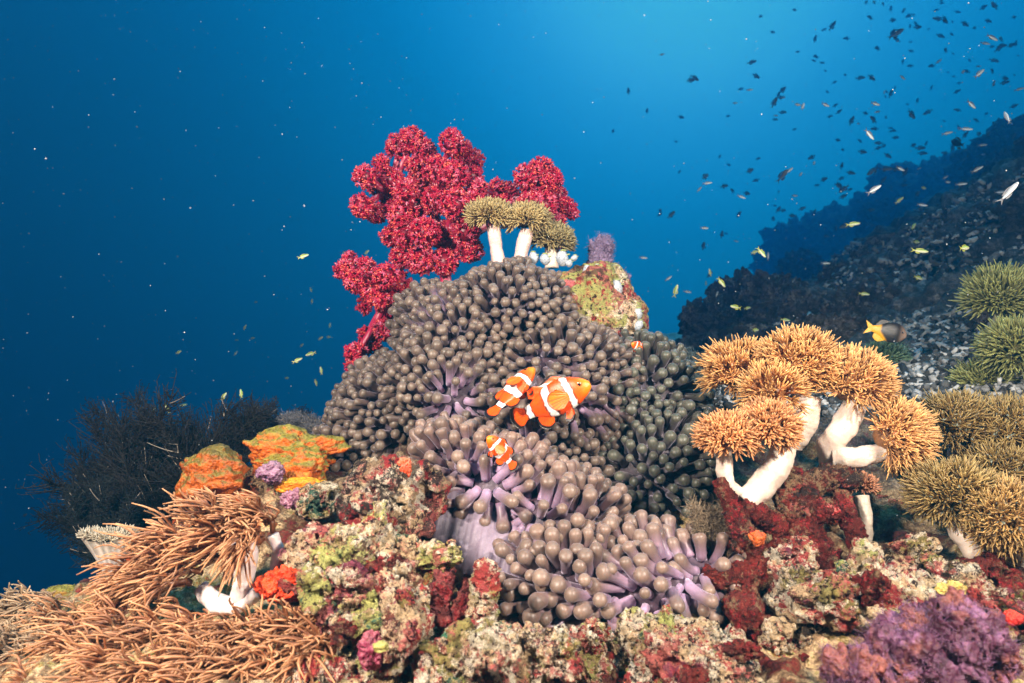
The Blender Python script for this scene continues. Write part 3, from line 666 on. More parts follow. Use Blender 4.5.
# ------------------------------------------------------------------ leather corals with feathery polyps (crown on a pale stalk)
M['polyp'] = vcol_mat('polyp', 0.5, 0.25, .15, 200, 0)
M['stalk'] = vcol_mat('stalk', 0.45, 0.35, .10, 90, 0.0012, 120)
def polyps(mb, pos, dirs, r, stalk=.012, tent=.018, nt=8, spread=.55, thick=.0010, cA=(.40, .22, .09), cB=(.62, .38, .17), cC=(.75, .62, .45), flow=ZERO, curl=.3, Sg=5, sides=4, sthick=None, wave=0.0):
    n = len(pos); dirs = nrm(dirs); flow = np.asarray(flow, float)
    sthick = sthick or thick * 1.5; v = r.uniform(.58, 1.22, (n, 1, 1)); sl = stalk * r.uniform(.6, 1.3, n)
    t = np.linspace(0, 1, 4); top = pos + dirs * sl[:, None] + flow * (sl * .3)[:, None]
    path = pos[:, None] + (top - pos)[:, None] * t[None, :, None]
    mb.add(*tubes(path, np.full((n, 4), sthick), 5, np.array(cA) * v * np.ones((n, 4, 3))))
    # eight arms round the mouth
    ref = np.where(np.abs(dirs[:, 2:3]) < .8, np.array([[0, 0, 1.]]), np.array([[1., 0, 0]])); a = nrm(np.cross(dirs, ref)); b = np.cross(dirs, a)
    th = (np.arange(nt) / nt * 2 * np.pi)[None] + r.random((n, 1)) * 6.28 + r.normal(0, .12, (n, nt))
    rad = a[:, None] * np.cos(th)[..., None] + b[:, None] * np.sin(th)[..., None]
    sp = spread * r.uniform(.7, 1.3, (n, nt, 1))
    d0 = nrm(dirs[:, None] + rad * sp * 1.2); bend = dirs[:, None] * curl * r.uniform(.2, 1.4, (n, nt, 1)) + flow + r.normal(0, .14, (n, nt, 3)) - rad * .1
    bend = bend + r.normal(0, .36 if wave else .1, (n, 1, 3))
    L = tent * r.uniform(.65, 1.2, (n, nt, 1)) * r.uniform(.8, 1.15, (n, 1, 1))
    t = np.linspace(0, 1, Sg)[None, None, :, None]
    p = top[:, None, None] + (rad * sthick * .6)[:, :, None] + d0[:, :, None] * (L[:, :, None] * t) + bend[:, :, None] * (L[:, :, None] * t ** 2 * .6)
    if wave:
        ph = r.random((n, nt, 1)) * 6.28; p = p + (np.cross(d0, [.1, 1., .2])[:, :, None] * (np.sin(ph + np.linspace(0, 1, Sg)[None, None] * 5.5) * L * wave * np.linspace(0, 1, Sg)[None, None])[..., None]) + np.array([0, 0, -.25]) * (L[:, :, None] * t ** 3)
    p = p.reshape(n * nt, Sg, 3); rr = thick * np.interp(np.linspace(0, 1, Sg), [0, .3, .8, 1], [.75, 1.05, 1.0, .5])
    c = mixc(mixc(cC, cA, smoothstep(0, .22, np.linspace(0, 1, Sg))), cB, smoothstep(.35, 1, np.linspace(0, 1, Sg)))[None] * np.repeat(v, nt, 0) * r.uniform(.8, 1.15, (n * nt, 1, 1))
    mb.add(*tubes(p, np.broadcast_to(rr, (n * nt, Sg)), sides, np.clip(c, 0, 1)))
def dome_pts(c, rad, n, r, up=np.array([0, 0, 1.]), lim=-.25):
    d = nrm(r.normal(size=(n * 12, 3))); d = d[(d @ up) > lim]; k = []
    sp = 1.9 * math.sqrt(1.0 / n)
    for q in d:
        if all(np.sum((q - e) ** 2) > sp * sp * .8 for e in k): k.append(q)
        if len(k) >= n: break
    k = np.array(k); return np.asarray(c) + k * rad, k
def stalk(root, pts, rad, col=(.66, .54, .46), seed=1, name='stalk', sides=28, n=48):
    c = spline([P(*p) for p in pts], n); R = np.interp(np.linspace(0, 1, n), np.linspace(0, 1, len(rad)), rad) * .88 * np.mean([p[2] for p in pts]) / F
    V, Fs, _ = tubes(c[None], R[None], sides); N = vnormals(V, Fs[0]); V = V + N * (R.mean() * .15 * fbm(V / R.mean() * .8, 3, seed))[:, None] + N * (R.mean() * .010 * np.sin(np.repeat(np.linspace(0, 1, n), sides) * 90 + 3 * vnoise(V * 90, seed)))[:, None]
    C = np.array(col) * (1 + .12 * fbm(V * 60, 3, seed))[:, None]
    return build(name, V, Fs, M['stalk'], root, np.clip(C, 0, 1))
def leather(label, base, stalks, crowns, seed, stalkcol=(.66, .54, .46), group=None, cat='leather coral', **pk):
    """crowns: px,py,Y, rx,ry,rz px, number, up vector"""
    r = np.random.default_rng(seed); root = thing('leather_coral', P(*base), label, cat, group)
    for i, (pts, rad) in enumerate(stalks): stalk(root, pts, rad, stalkcol, seed + i)
    for (px, py, Y, rx, ry, rz, n, up) in crowns:
        g = Y / F; up = nrm(np.array(up, float)); c = P(px, py, Y); R = np.array([rx, ry, rz]) * g * .52
        pts, d = dome_pts(ZERO, 1.0, int(n * 2.7), r, up, -.35); mb = MB()
        V, T = ico(4); keepc = np.array(pk.get('cA', (.40, .22, .09))) * .45
        V2 = c + V * R * .98 * (1 + .08 * fbm(V * 3 + seed, 2, seed))[:, None]; mb.add(V2, [T], keepc)
        k = dict(tent=.017, stalk=.010); k.update(pk); jit = k.pop('jit', .25); dd = nrm(d / R); polyps(mb, c + pts * R, dd + up * .35 + r.normal(0, jit, dd.shape), r, **k)
        mb.out('polyp_crown', M['polyp'], root)
    return root
PEACH = dict(cA=(.40, .15, .045), cB=(.68, .35, .12), cC=(.85, .60, .42), thick=.00085, nt=8, spread=.55, curl=.5, jit=.38)
leather('pale leather coral with a peach crown at the back, highest and nearest the anemone', (752, 420, .84), [([(768, 430, .86), (756, 405, .85), (745, 385, .84)], [11, 12, 10])],
        [(742, 374, .84, 44, 34, 30, 60, (-.25, -.2, 1))], 201, tent=.014, stalk=.014, **PEACH)
leather('broad peach crowned leather coral in the middle of the group on a thick leaning stalk', (790, 440, .80), [([(785, 440, .80), (800, 418, .79), (806, 395, .79)], [20, 18, 15]), ([(768, 430, .82), (760, 415, .81), (762, 395, .80)], [8, 7, 7])],
        [(798, 366, .80, 48, 38, 36, 85, (0, -.25, 1)), (772, 392, .77, 30, 26, 24, 30, (-.4, -.6, .7))], 202, tent=.013, stalk=.013, **PEACH)
leather('leather coral on a bent white stalk that forks under two orange peach crowns', (828, 470, .78), [([(832, 472, .79), (832, 445, .78), (845, 425, .775), (856, 400, .78)], [12, 15, 13, 12]), ([(832, 456, .775), (855, 457, .765), (885, 452, .76)], [12, 11, 10])],
        [(852, 384, .78, 42, 36, 36, 75, (.2, -.25, 1)), (893, 436, .76, 34, 32, 36, 75, (.75, -.55, .2))], 203, tent=.013, stalk=.012, **{**PEACH, 'cA': (.52, .24, .10)})
leather('low leather coral with two curly apricot crowns in front of the peach group', (745, 505, .72), [([(744, 498, .725), (728, 485, .72), (724, 462, .72), (724, 448, .72)], [10, 9, 9, 9]), ([(745, 502, .72), (765, 482, .72), (779, 462, .72), (784, 440, .73)], [14, 15, 14, 13])],
        [(727, 438, .715, 32, 28, 22, 60, (-.1, -.25, 1)), (768, 428, .72, 30, 28, 26, 60, (.1, -.3, 1))], 204, tent=.010, stalk=.008, cA=(.42, .17, .06), cB=(.60, .26, .10), cC=(.8, .5, .35), thick=.0011, nt=8, spread=.7, curl=.5)
OLV = dict(cA=(.16, .095, .03), cB=(.29, .195, .065), cC=(.55, .64, .56), thick=.00078, nt=8, jit=.35)
leather('olive brown leather coral tilted to the side on two white stalks at the right edge', (978, 572, .68), [([(984, 574, .68), (972, 550, .68), (960, 528, .69), (955, 510, .70)], [12, 11, 12, 13]), ([(1000, 566, .70), (992, 552, .70), (985, 535, .70)], [9, 9, 9])],
        [(955, 495, .70, 44, 36, 26, 75, (-.4, -.3, .8))], 205, tent=.015, stalk=.012, spread=.5, **OLV)
leather('tan leather coral crown filling the corner below the olive ones at the right edge', (1020, 560, .68), [([(1024, 565, .69), (1018, 545, .69), (1012, 530, .69)], [10, 10, 10])],
        [(1006, 518, .67, 40, 34, 30, 75, (-.3, -.6, .6))], 206, tent=.015, stalk=.013, spread=.6, **{**OLV, 'cA': (.26, .14, .045), 'cB': (.42, .25, .085)})
leather('spiky greenish brown leather coral with pale stars, behind the peach group at the right edge', (960, 470, .84), [([(955, 480, .85), (958, 462, .84), (962, 445, .84)], [12, 11, 12])],
        [(958, 428, .82, 46, 34, 28, 60, (-.1, -.4, 1)), (1010, 438, .80, 44, 36, 40, 70, (0, -.6, .9)), (1004, 478, .76, 40, 30, 22, 50, (0, -.6, .8))], 207, tent=.018, stalk=.013, spread=.75, **OLV)
GRN = dict(cA=(.15, .15, .05), cB=(.27, .28, .09), cC=(.35, .28, .15), thick=.0014, nt=8)
leather('round green leather coral dome high on the slope at the right edge', (1000, 330, 1.15), [([(1003, 330, 1.15), (1000, 318, 1.15), (998, 308, 1.15)], [9, 9, 9])], [(1000, 300, 1.14, 34, 28, 26, 70, (-.1, -.3, 1))], 208, tent=.026, stalk=.010, spread=.4, stalkcol=(.3, .28, .2), **GRN)
leather('loose green leather coral just below the round green dome', (1018, 375, 1.05), [([(1020, 375, 1.05), (1018, 365, 1.05), (1016, 355, 1.05)], [8, 8, 8])], [(1016, 350, 1.03, 28, 26, 26, 45, (-.3, -.3, 1))], 209, tent=.024, stalk=.010, spread=.7, stalkcol=(.3, .28, .2), **GRN)
leather('small dim green leather coral on the slope above the spiky greenish one', (985, 400, 1.10), [([(985, 402, 1.10), (985, 394, 1.10), (985, 388, 1.10)], [7, 7, 7])], [(985, 384, 1.08, 30, 26, 16, 40, (0, -.3, 1))], 210, tent=.020, stalk=.008, spread=.8, stalkcol=(.3, .28, .2), **GRN)
leather('dim teal leather coral under the yellow tailed damselfish', (885, 372, 1.3), [([(885, 378, 1.3), (885, 368, 1.3), (885, 362, 1.3)], [7, 7, 7])], [(884, 360, 1.3, 26, 22, 12, 40, (0, -.3, 1))], 211, tent=.020, stalk=.008, spread=.8, stalkcol=(.3, .28, .2), cA=(.07, .11, .06), cB=(.12, .19, .10), cC=(.2, .25, .15), thick=.0010, nt=8)
BUF = dict(cA=(.24, .15, .06), cB=(.42, .31, .13), cC=(.45, .34, .18), thick=.0011, nt=9)
leather('buff mushroom shaped leather coral on a white stalk above the anemone, further from the pinnacle', (497, 260, 1.06), [([(500, 268, 1.06), (497, 250, 1.06), (493, 226, 1.06)], [8.5, 7.5, 8])], [(490, 217, 1.06, 27, 24, 11, 85, (0, -.1, 1))], 212, tent=.013, stalk=.006, spread=.5, stalkcol=(.66, .50, .46), **BUF)
leather('buff mushroom shaped leather coral on a white stalk above the anemone, nearer the pinnacle', (522, 260, 1.06), [([(519, 268, 1.06), (522, 250, 1.06), (527, 230, 1.06)], [8.5, 7.5, 8])], [(527, 221, 1.06, 26, 24, 12, 85, (.1, -.1, 1))], 213, tent=.013, stalk=.006, spread=.5, stalkcol=(.66, .50, .46), **BUF)
leather('brownish low leather coral crown tucked beside the two mushroom shaped ones', (553, 262, 1.08), [([(552, 268, 1.09), (552, 255, 1.09), (552, 245, 1.09)], [8, 8, 8])], [(551, 241, 1.08, 25, 22, 14, 70, (.2, -.1, 1))], 214, tent=.013, stalk=.006, spread=.5, **{**BUF, 'cA': (.20, .14, .06), 'cB': (.30, .24, .11)})
leather('ghostly thin mottled stalk coral standing under the forked peach one', (865, 545, .72), [([(864, 540, .73), (866, 520, .73), (862, 496, .74)], [8, 7, 8])], [(862, 486, .75, 14, 12, 8, 20, (0, -.1, 1))], 215, tent=.008, stalk=.004, stalkcol=(.40, .34, .28), cA=(.25, .10, .06), cB=(.35, .15, .08), cC=(.4, .2, .1), thick=.0008)
# ------------------------------------------------------------------ long armed brown coral (left)
LONG = dict(cA=(.17, .055, .020), cB=(.46, .215, .10), cC=(.58, .33, .18))
def long_arm(label, base, stalks, patches, seed, **pk):
    """patches: px,py,Y, spread px x/y, number, direction, flow"""
    r = np.random.default_rng(seed); root = thing('long_armed_coral', P(*base), label, 'soft coral')
    for i, (pts, rad) in enumerate(stalks): stalk(root, pts, rad, (.68, .58, .56), seed + i)
    for (px, py, Y, sx, sz, n, d, fl) in patches:
        g = Y / F; n = int(n * 1.4); u = r.uniform(-1, 1, (n, 2)); pos = P(px, py, Y) + np.stack([u[:, 0] * sx * g, r.uniform(-.5, .5, n) * (sx + sz) * .5 * g, u[:, 1] * sz * g * .8], 1)
        dirs = nrm(np.array(d, float) + r.normal(0, .28, (n, 3))); mb = MB()
        k = dict(tent=.032, stalk=.012, thick=.00092, spread=.5, nt=11, Sg=9, curl=.05, sthick=.0028, sides=6, wave=.18); k.update(LONG); k.update(pk)
        polyps(mb, pos, dirs, r, flow=fl, **k)
        mb.out('polyp_tuft', M['polyp'], root)
    return root
long_arm('upper tan coral with long wavy arms and a forked white stalk, beside the vermilion crust', (232, 605, .62),
    [([(200, 588, .62), (218, 603, .615), (238, 605, .61), (258, 592, .61)], [9, 11, 10, 8]), ([(238, 606, .612), (243, 585, .61), (246, 560, .61), (244, 540, .61)], [10, 11, 12, 13]), ([(275, 570, .63), (278, 550, .63), (272, 535, .63)], [6, 6, 7])],
    [(242, 532, .62, 32, 16, 17, (-.35, -.2, .9), (-.55, 0, .0)), (205, 552, .62, 36, 14, 16, (-.8, -.3, .35), (-.6, 0, -.15)), (250, 540, .61, 16, 10, 6, (.2, -.7, .3), (-.2, -.1, -.5)),
     (175, 578, .61, 30, 10, 13, (-.85, -.4, .2), (-.5, 0, -.25))], 301)
long_arm('broad mat of tan long armed coral sweeping across the lower left of the reef', (170, 680, .55), [],
    [(300, 636, .57, 34, 10, 14, (.1, -.5, .8), (-.35, 0, -.5)), (240, 645, .56, 42, 16, 20, (-.4, -.5, .7), (-.45, 0, -.4)), (160, 636, .58, 46, 16, 22, (-.7, -.4, .5), (-.6, 0, -.3)),
     (300, 668, .53, 40, 16, 15, (0, -.6, .6), (-.35, 0, -.45)), (200, 674, .53, 55, 18, 22, (-.5, -.5, .6), (-.5, 0, -.35)), (110, 664, .55, 50, 16, 22, (-.7, -.4, .5), (-.6, 0, -.3)),
     (120, 695, .51, 70, 12, 22, (-.6, -.5, .5), (-.6, 0, -.3)), (250, 698, .51, 60, 10, 18, (-.4, -.6, .5), (-.5, 0, -.3)), (90, 632, .64, 30, 10, 12, (-.7, -.2, .5), (-.5, 0, -.2))], 302)
long_arm('greyish brown bushy long armed coral in the bottom left corner', (20, 670, .60), [],
    [(35, 620, .66, 26, 18, 30, (-.3, -.3, .9), (-.2, 0, -.2)), (15, 660, .60, 34, 22, 34, (-.4, -.4, .7), (-.3, 0, -.3)), (55, 650, .62, 26, 14, 18, (-.2, -.4, .8), (-.3, 0, -.3))], 303,
    tent=.022, stalk=.010, thick=.0009, cA=(.20, .12, .07), cB=(.33, .22, .13), cC=(.4, .28, .2))
def fan_coral():
    o = P(108, 585, .78); root = thing('folded_soft_coral', o, 'small whitish ribbed vase shaped coral with a beige frilled rim against the dark bush', 'soft coral')
    u = np.linspace(0, 1, 90); v = np.linspace(0, 1, 40); U, W = np.meshgrid(u, v, indexing='ij'); g = .78 / F
    th = U * 2 * np.pi; r0 = (7 + 17 * W ** 1.5 + 2.2 * np.sin(th * 9) * W) * g
    V = np.stack([r0 * np.cos(th) - 8 * g * W, r0 * .6 * np.sin(th), (48 * W + 2 * np.sin(th * 2 + 1) * W) * g], -1).reshape(-1, 3) + P(115, 584, .78)
    i, j = np.meshgrid(np.arange(89), np.arange(39), indexing='ij'); b = i * 40 + j; Q = np.stack([b, b + 40, b + 41, b + 1], -1).reshape(-1, 4)
    C = mixc((.50, .46, .47), (.40, .34, .28), W.ravel()) * (1 + .25 * np.sin(th.ravel() * 18))[:, None]
    build('stalk', V, [Q], M['stalk'], root, np.clip(C, 0, 1))
    r = np.random.default_rng(3); rim = V.reshape(90, 40, 3)[:, -1]; cc = rim.mean(0); k = r.integers(0, 90, 150); pos = rim[k] * .8 + cc * .2 + np.array([0, 0, .001]) ; d = nrm(nrm(rim[k] - cc) * .8 + np.array([0, 0, .8]))
    pos = cc + (rim[k] - cc) * r.uniform(.2, 1.0, (150, 1))
    mb = MB(); polyps(mb, pos, d, r, stalk=.003, tent=.007, nt=6, thick=.0007, cA=(.30, .24, .17), cB=(.46, .38, .28), cC=(.5, .42, .3), spread=.8); mb.out('polyp_crown', M['polyp'], root)
fan_coral()

# ------------------------------------------------------------------ crimson soft coral
LOB = """398 146 13;412 140 14;424 150 12;452 142 13;462 152 12;474 160 11;381 164 9;365 177 12;378 185 12;392 180 12;362 206 12;376 213 11;390 203 12;405 192 13;420 182 14;416 164 11;438 170 15;455 175 15;472 176 12;478 188 10;400 215 14;415 206 16;435 200 16;455 205 16;472 204 13;486 196 11;498 188 9;391 236 11;405 235 13;425 232 16;445 235 16;465 232 15;402 256 13;420 260 16;445 262 15;470 250 14;344 270 10;355 281 12;366 268 11;372 290 12;386 276 13;379 300 11;350 260 8;364 306 8;400 285 14;396 305 12;412 300 12;384 330 11;372 346 9;356 353 11;366 335 8;396 325 10;405 315 12;352 366 6;505 205 11;520 215 12;490 214 13;526 176 12;540 168 12;551 180 12;534 188 14;556 195 11;562 206 12;571 211 8;545 205 13;530 203 13;556 222 10;566 242 8;510 190 8"""
M['crimson'] = vcol_mat('crimson_polyp', 0.42, 0.25, .2, 300, 0, spec=.5)
def crimson():
    r = np.random.default_rng(21); Y0 = 1.14
    L = [tuple(float(v) for v in s.split()) for s in LOB.split(';')]
    c = np.array([P(x, y, Y0 + r.uniform(-.045, .045) + (.02 if x > 485 else 0)) for x, y, _ in L]); R = np.array([q[2] for q in L]) * Y0 / F * .86
    o = P(440, 330, Y0); root = thing('crimson_soft_coral', o, 'tall branching crimson soft coral spread like a tree behind the highest anemone', 'soft coral')
    # branches: every lobe hangs on a limb that runs back towards the foot
    foot = P(450, 330, Y0 + .01); hubs = [P(430, 205, Y0 + .05), P(395, 288, Y0 + .05), P(535, 200, Y0 + .06), P(445, 250, Y0 + .04), P(388, 195, Y0 + .05)]
    lim = [(foot, hubs[3]), (hubs[3], hubs[0]), (hubs[0], hubs[4]), (foot, hubs[1]), (hubs[3], hubs[2])]
    def limb(a, b, ra, rb, name='branch'):
        n = 14; t = np.linspace(0, 1, n)[:, None]; mid = (a + b) / 2 + r.normal(0, .008, 3); pth = a * (1 - t) ** 2 + 2 * mid * t * (1 - t) + b * t ** 2
        rad = np.linspace(ra, rb, n); V, Fs, _ = tubes(pth[None], rad[None], 14); sp = (np.random.default_rng(1).random(len(V)) > .8)[:, None]
        C = np.where(sp, np.array([.75, .35, .42]), np.array([.42, .02, .07])); return V, Fs, C
    for a, b in lim:
        V, Fs, C = limb(a, b, .013, .009); build('branch', V, Fs, M['crimson'], root, C)
    for i, (ci, Ri) in enumerate(zip(c, R)):
        h = min(hubs, key=lambda q: np.linalg.norm(q - ci)); mb = MB()
        V, Fs, C = limb(h, ci + np.array([0, Ri * .5, 0]), .007, .005); mb.add(V, Fs, C)
        V, T = ico(3); V = ci + V * Ri * .72; mb.add(V, [T], (.16, .001, .016))
        n = int(4 * np.pi * Ri ** 2 / (.0088 ** 2)); pts, d = dome_pts(ZERO, 1, n, r, np.array([0, -.6, .4]), -.8)
        p = ci + pts * Ri * r.uniform(.80, 1.0, (len(pts), 1)); keep = np.ones(len(p), bool)
        for j in range(len(c)):
            if j != i: keep &= np.linalg.norm(p - c[j], axis=1) > R[j] * .70
        p, d = p[keep], d[keep]
        if len(p) == 0: p = (ci + d * Ri)[:3]; d = d[:3]
        m = len(p); k = 11; rr = r.normal(0, 1, (m, k, 3)); dd = nrm(nrm(rr) + d[:, None] * .75); l = r.uniform(.0042, .0082, (m, k, 1))
        b0 = p[:, None] + dd * .0005; path = np.stack([b0, b0 + dd * l * .5, b0 + dd * l], 2).reshape(m * k, 3, 3)
        hue = r.random((m, k, 1)); cA = np.where(r.random((m, 1, 1)) < .20, np.array([.70, .16, .30]), np.array([.38, .002, .036])) * np.ones((m, k, 3))
        cB = np.where(hue < .72, np.array([.38, .0015, .030]), np.where(hue < .85, np.array([.88, .14, .07]), np.where(hue < .89, np.array([.75, .25, .30]), np.array([.20, .002, .014]))))
        col = np.stack([cA, (cA + cB) / 2, cB], 2).reshape(m * k, 3, 3)
        rad = np.array([.0009, .0014, .0006]) * r.uniform(.8, 1.3, (m * k, 1)); mb.add(*tubes(path, rad, 4, col)); mb.out('polyp_cluster', M['crimson'], root)
crimson()

# ------------------------------------------------------------------ sea squirts
def squirt_mat():
    m = NT('sea_squirt'); v = m.vor(330, 'Distance', m.co); c = m.mix(m.ramp(v, [(0.22, 1.0), (0.34, 0.0)]), (0.46, 0.50, 0.55), (0.20, 0.24, 0.30))
    return m.fin(m.mix(1.0, c, m.attr(), 'MULTIPLY'), 0.3, m.bump(v, .0005), .4, (.004, .005, .006), trans=.15, spec=.6)
M['squirt'] = squirt_mat()
def squirt(px, py, Y, w, h, lean, seed, label):
    g = Y / F; t = np.linspace(0, 1, 26); prof = np.interp(t, [0, .12, .3, .55, .8, .92, .97, 1], [.35, .62, .9, 1.0, .78, .52, .50, .40]) * w * g / 2
    path = np.stack([lean * g * t ** 1.5, -.15 * h * g * t, h * g * t], 1); V, Fs, _ = tubes(path[None], prof[None], 20)
    V = V * 1.0; V[:, 0] += .06 * w * g * np.sin(V[:, 2] / (h * g) * 4 + seed); N = vnormals(V, Fs[0]); V += N * (w * g * .03 * vnoise(V / (w * g) * 3, seed))[:, None]
    o = P(px, py, Y); root = thing('sea_squirt', o, label, 'sea squirt', 'sea squirts on and around the pinnacle'); build('body', V + o, Fs[:2], M['squirt'], root, np.ones((len(V), 3)))
    for s_, (tt, off) in enumerate(((1.0, 0), (.72, .5))):
        th = np.arange(13) / 12 * 2 * np.pi; c = np.array([lean * g * tt ** 1.5 + off * w * g * .75, -.15 * h * g * tt - .12 * w * g, h * g * tt]) + o; rr = w * g * (.20 if s_ == 0 else .13)
        ring = np.stack([c[0] + rr * np.cos(th), c[1] + rr * .8 * np.sin(th), np.full(13, c[2]) + (rr * .4 * np.cos(th) if s_ else 0)], 1)
        V, Fs, C = tubes(ring[None], np.full((1, 13), w * g * .055), 8, (.30, .34, .12)); build('siphon', V, Fs, M['polyp'], root, C)
for i, (a, b, c, w, h, l, tx) in enumerate([(534, 264, 1.02, 10, 12, -1, 'leftmost of the white sea squirts in front of the mushroom shaped corals'), (545, 265, 1.01, 11, 11, 0, 'rounded white sea squirt, second from the mushroom shaped corals'),
    (562, 266, 1.0, 13, 15, 1, 'widest white sea squirt on the crest between mushroom corals and pinnacle'), (569, 267, .995, 7, 7, 1, 'small squat white sea squirt at the foot of the widest one'), (574, 261, 1.0, 7, 6, 1, 'tiny grey white sea squirt just behind the widest one'),
    (587, 277, .995, 9, 12, -1, 'left one of the upright white twin sea squirts on the pinnacle'), (596, 279, .995, 9, 15, 1, 'right, taller one of the upright white twin sea squirts on the pinnacle'),
    (615, 297, .99, 13, 17, 2, 'lone plump white sea squirt halfway down the pinnacle edge'), (624, 310, .985, 5, 6, 0, 'very small white sea squirt beside the lime green patch'),
    (637, 320, .98, 11, 12, 1, 'upper white sea squirt of the pair low on the pinnacle edge'), (638, 331, .975, 9, 11, 2, 'lower white sea squirt of the pair low on the pinnacle edge'), (640, 345, .975, 8, 9, 1, 'dull translucent sea squirt behind the tiny orange fish')]):
    squirt(a, b, c, w, h, l, i, tx)
sponge('green_sponge', 'small lime green patch near the lone plump sea squirt', 620, 301, .985, 4, 3.5, (.25, .5, .02), (.3, .55, .03), 71, sub=4)

# ------------------------------------------------------------------ dark feathery bushes at the left
M['bush'] = vcol_mat('bush_branch', 0.7, 0, .2, bump=0, spec=.2)
def feather_bush(name, label, cat, foot, fronds, seed, col, twig=.0006, cover=.05):
    r = np.random.default_rng(seed); root = thing(name, P(*foot), label, cat)
    for (x0, y0, Y0, x1, y1, Y1, w) in fronds:
        a, b = P(x0, y0, Y0), P(x1, y1, Y1); n = 30; t = np.linspace(0, 1, n); L = np.linalg.norm(b - a); side = nrm(np.cross(b - a, [0, 1, 0])) * r.choice([-1, 1]) * L * .16
        c = a + (b - a) * t[:, None] + side * np.sin(t * np.pi)[:, None] * r.uniform(.3, 1); mb = MB(); mb.add(*tubes(c[None], np.linspace(.0022, .0007, n)[None], 5, col))
        tan = nrm(np.gradient(c, axis=0)); ks = np.repeat(np.arange(3, n), 5); m = len(ks); sd = nrm(np.cross(tan[ks], [0, 1, 0])) * r.choice([-1, 1], (m, 1)); 
        d = nrm(tan[ks] * .9 + sd * r.uniform(.4, 1.2, (m, 1)) + r.normal(0, .35, (m, 3))); l = w * Y0 / F * r.uniform(.4, 1.1, m) * (1.1 - .5 * t[ks]); s = np.linspace(0, 1, 7)
        p = c[ks][:, None] + d[:, None] * (l[:, None, None] * s[None, :, None]) + tan[ks][:, None] * (l[:, None, None] * .35 * s[None, :, None] ** 2) 
        v = np.where(r.random((m, 1, 1)) < cover, np.array([.30, .26, .22]), np.array(col) * r.uniform(.6, 1.8, (m, 1, 1)))
        mb.add(*tubes(p, np.linspace(twig * 1.3, twig * .6, 7)[None] * np.ones((m, 1)), 3, v * np.ones((m, 7, 3))))
        q = p[:, 2:].reshape(-1, 3); q = q[r.random(len(q)) < .75]; m2 = len(q); d2 = nrm(r.normal(0, 1, (m2, 3)) + np.array([0, 0, .4])); l2 = r.uniform(.004, .013, m2); s2 = np.array([0, .5, 1.])
        p2 = q[:, None] + d2[:, None] * (l2[:, None, None] * s2[None, :, None]); mb.add(*tubes(p2, np.full((m2, 3), twig * .6), 3, np.array(col) * r.uniform(.6, 2.0, (m2, 1, 1)) * np.ones((m2, 3, 3))))
        mb.out('frond', M['bush'], root)
rb = np.random.default_rng(55); fr = []
for i in range(46):
    f = i / 45; ang = math.radians(172 - 130 * f + rb.normal(0, 6)); L = (88 + 42 * math.sin(f * 3.0)) * rb.uniform(.55, 1.05); x0 = 175 + rb.uniform(-45, 55); y0 = 520 + rb.uniform(-15, 20)
    fr.append((x0, y0, 1.12 + rb.uniform(-.06, .06), x0 + L * math.cos(ang), y0 - L * math.sin(ang) * .92, 1.12 + rb.uniform(-.12, .12), 34))
feather_bush('feathery_black_coral', 'large dark feathery bush of wiry fronds at the left edge of the reef', 'black coral', (185, 545, 1.12), fr, 56, (.012, .011, .011), .0008, .015)
fr = [(110 + rb.uniform(-14, 14), 575, 1.0, 70 + i * 9 + rb.uniform(-6, 6), 485 + abs(i - 3) * 5 + rb.uniform(-8, 14), 1.0 + rb.uniform(-.05, .05), 18) for i in range(8)]
feather_bush('feathery_black_coral', 'sparse dark sprigs below the large feathery bush, reaching out over the blue', 'black coral', (105, 580, 1.0), fr, 57, (.010, .012, .013), .0007, .02)
fr = [(262 + rb.uniform(-10, 16), 455, 1.15, 235 + i * 9 + rb.uniform(-6, 6), 410 + rb.uniform(-4, 18), 1.2 + rb.uniform(-.05, .05), 16) for i in range(8)]
feather_bush('feathery_black_coral', 'narrow dark plumes standing behind the golden green sponge', 'black coral', (262, 470, 1.15), fr, 58, (.014, .014, .016), .0007, .02)
fr = [(330, 440, 1.12, 282 + i * 5, 414 + abs(i - 2) * 3 + i * 1.5, 1.14, 10) for i in range(6)]
feather_bush('sea_fan', 'small grey feathery fan poking out left of the mauve anemone', 'sea fan', (330, 445, 1.12), fr, 59, (.10, .10, .115), .0006, .3)
fr = [(700 + rb.uniform(-12, 12), 398, 1.18, 678 + i * 6, 352 + rb.uniform(0, 16), 1.2, 10) for i in range(9)]
feather_bush('sea_fan', 'pale bluish tufted growth between the shaded anemone and the back peach crown', 'sea fan', (700, 400, 1.18), fr, 60, (.10, .13, .13), .0007, .3)
fr = [(712 + rb.uniform(-4, 4), 548, .72, 692 + i * 5, 508 + rb.uniform(0, 14), .71, 9) for i in range(8)]
feather_bush('algae_tuft', 'tangle of fine pale brown weed beside the lowest maroon branch tip', 'weed', (712, 550, .72), fr, 61, (.16, .12, .08), .0004, .4)
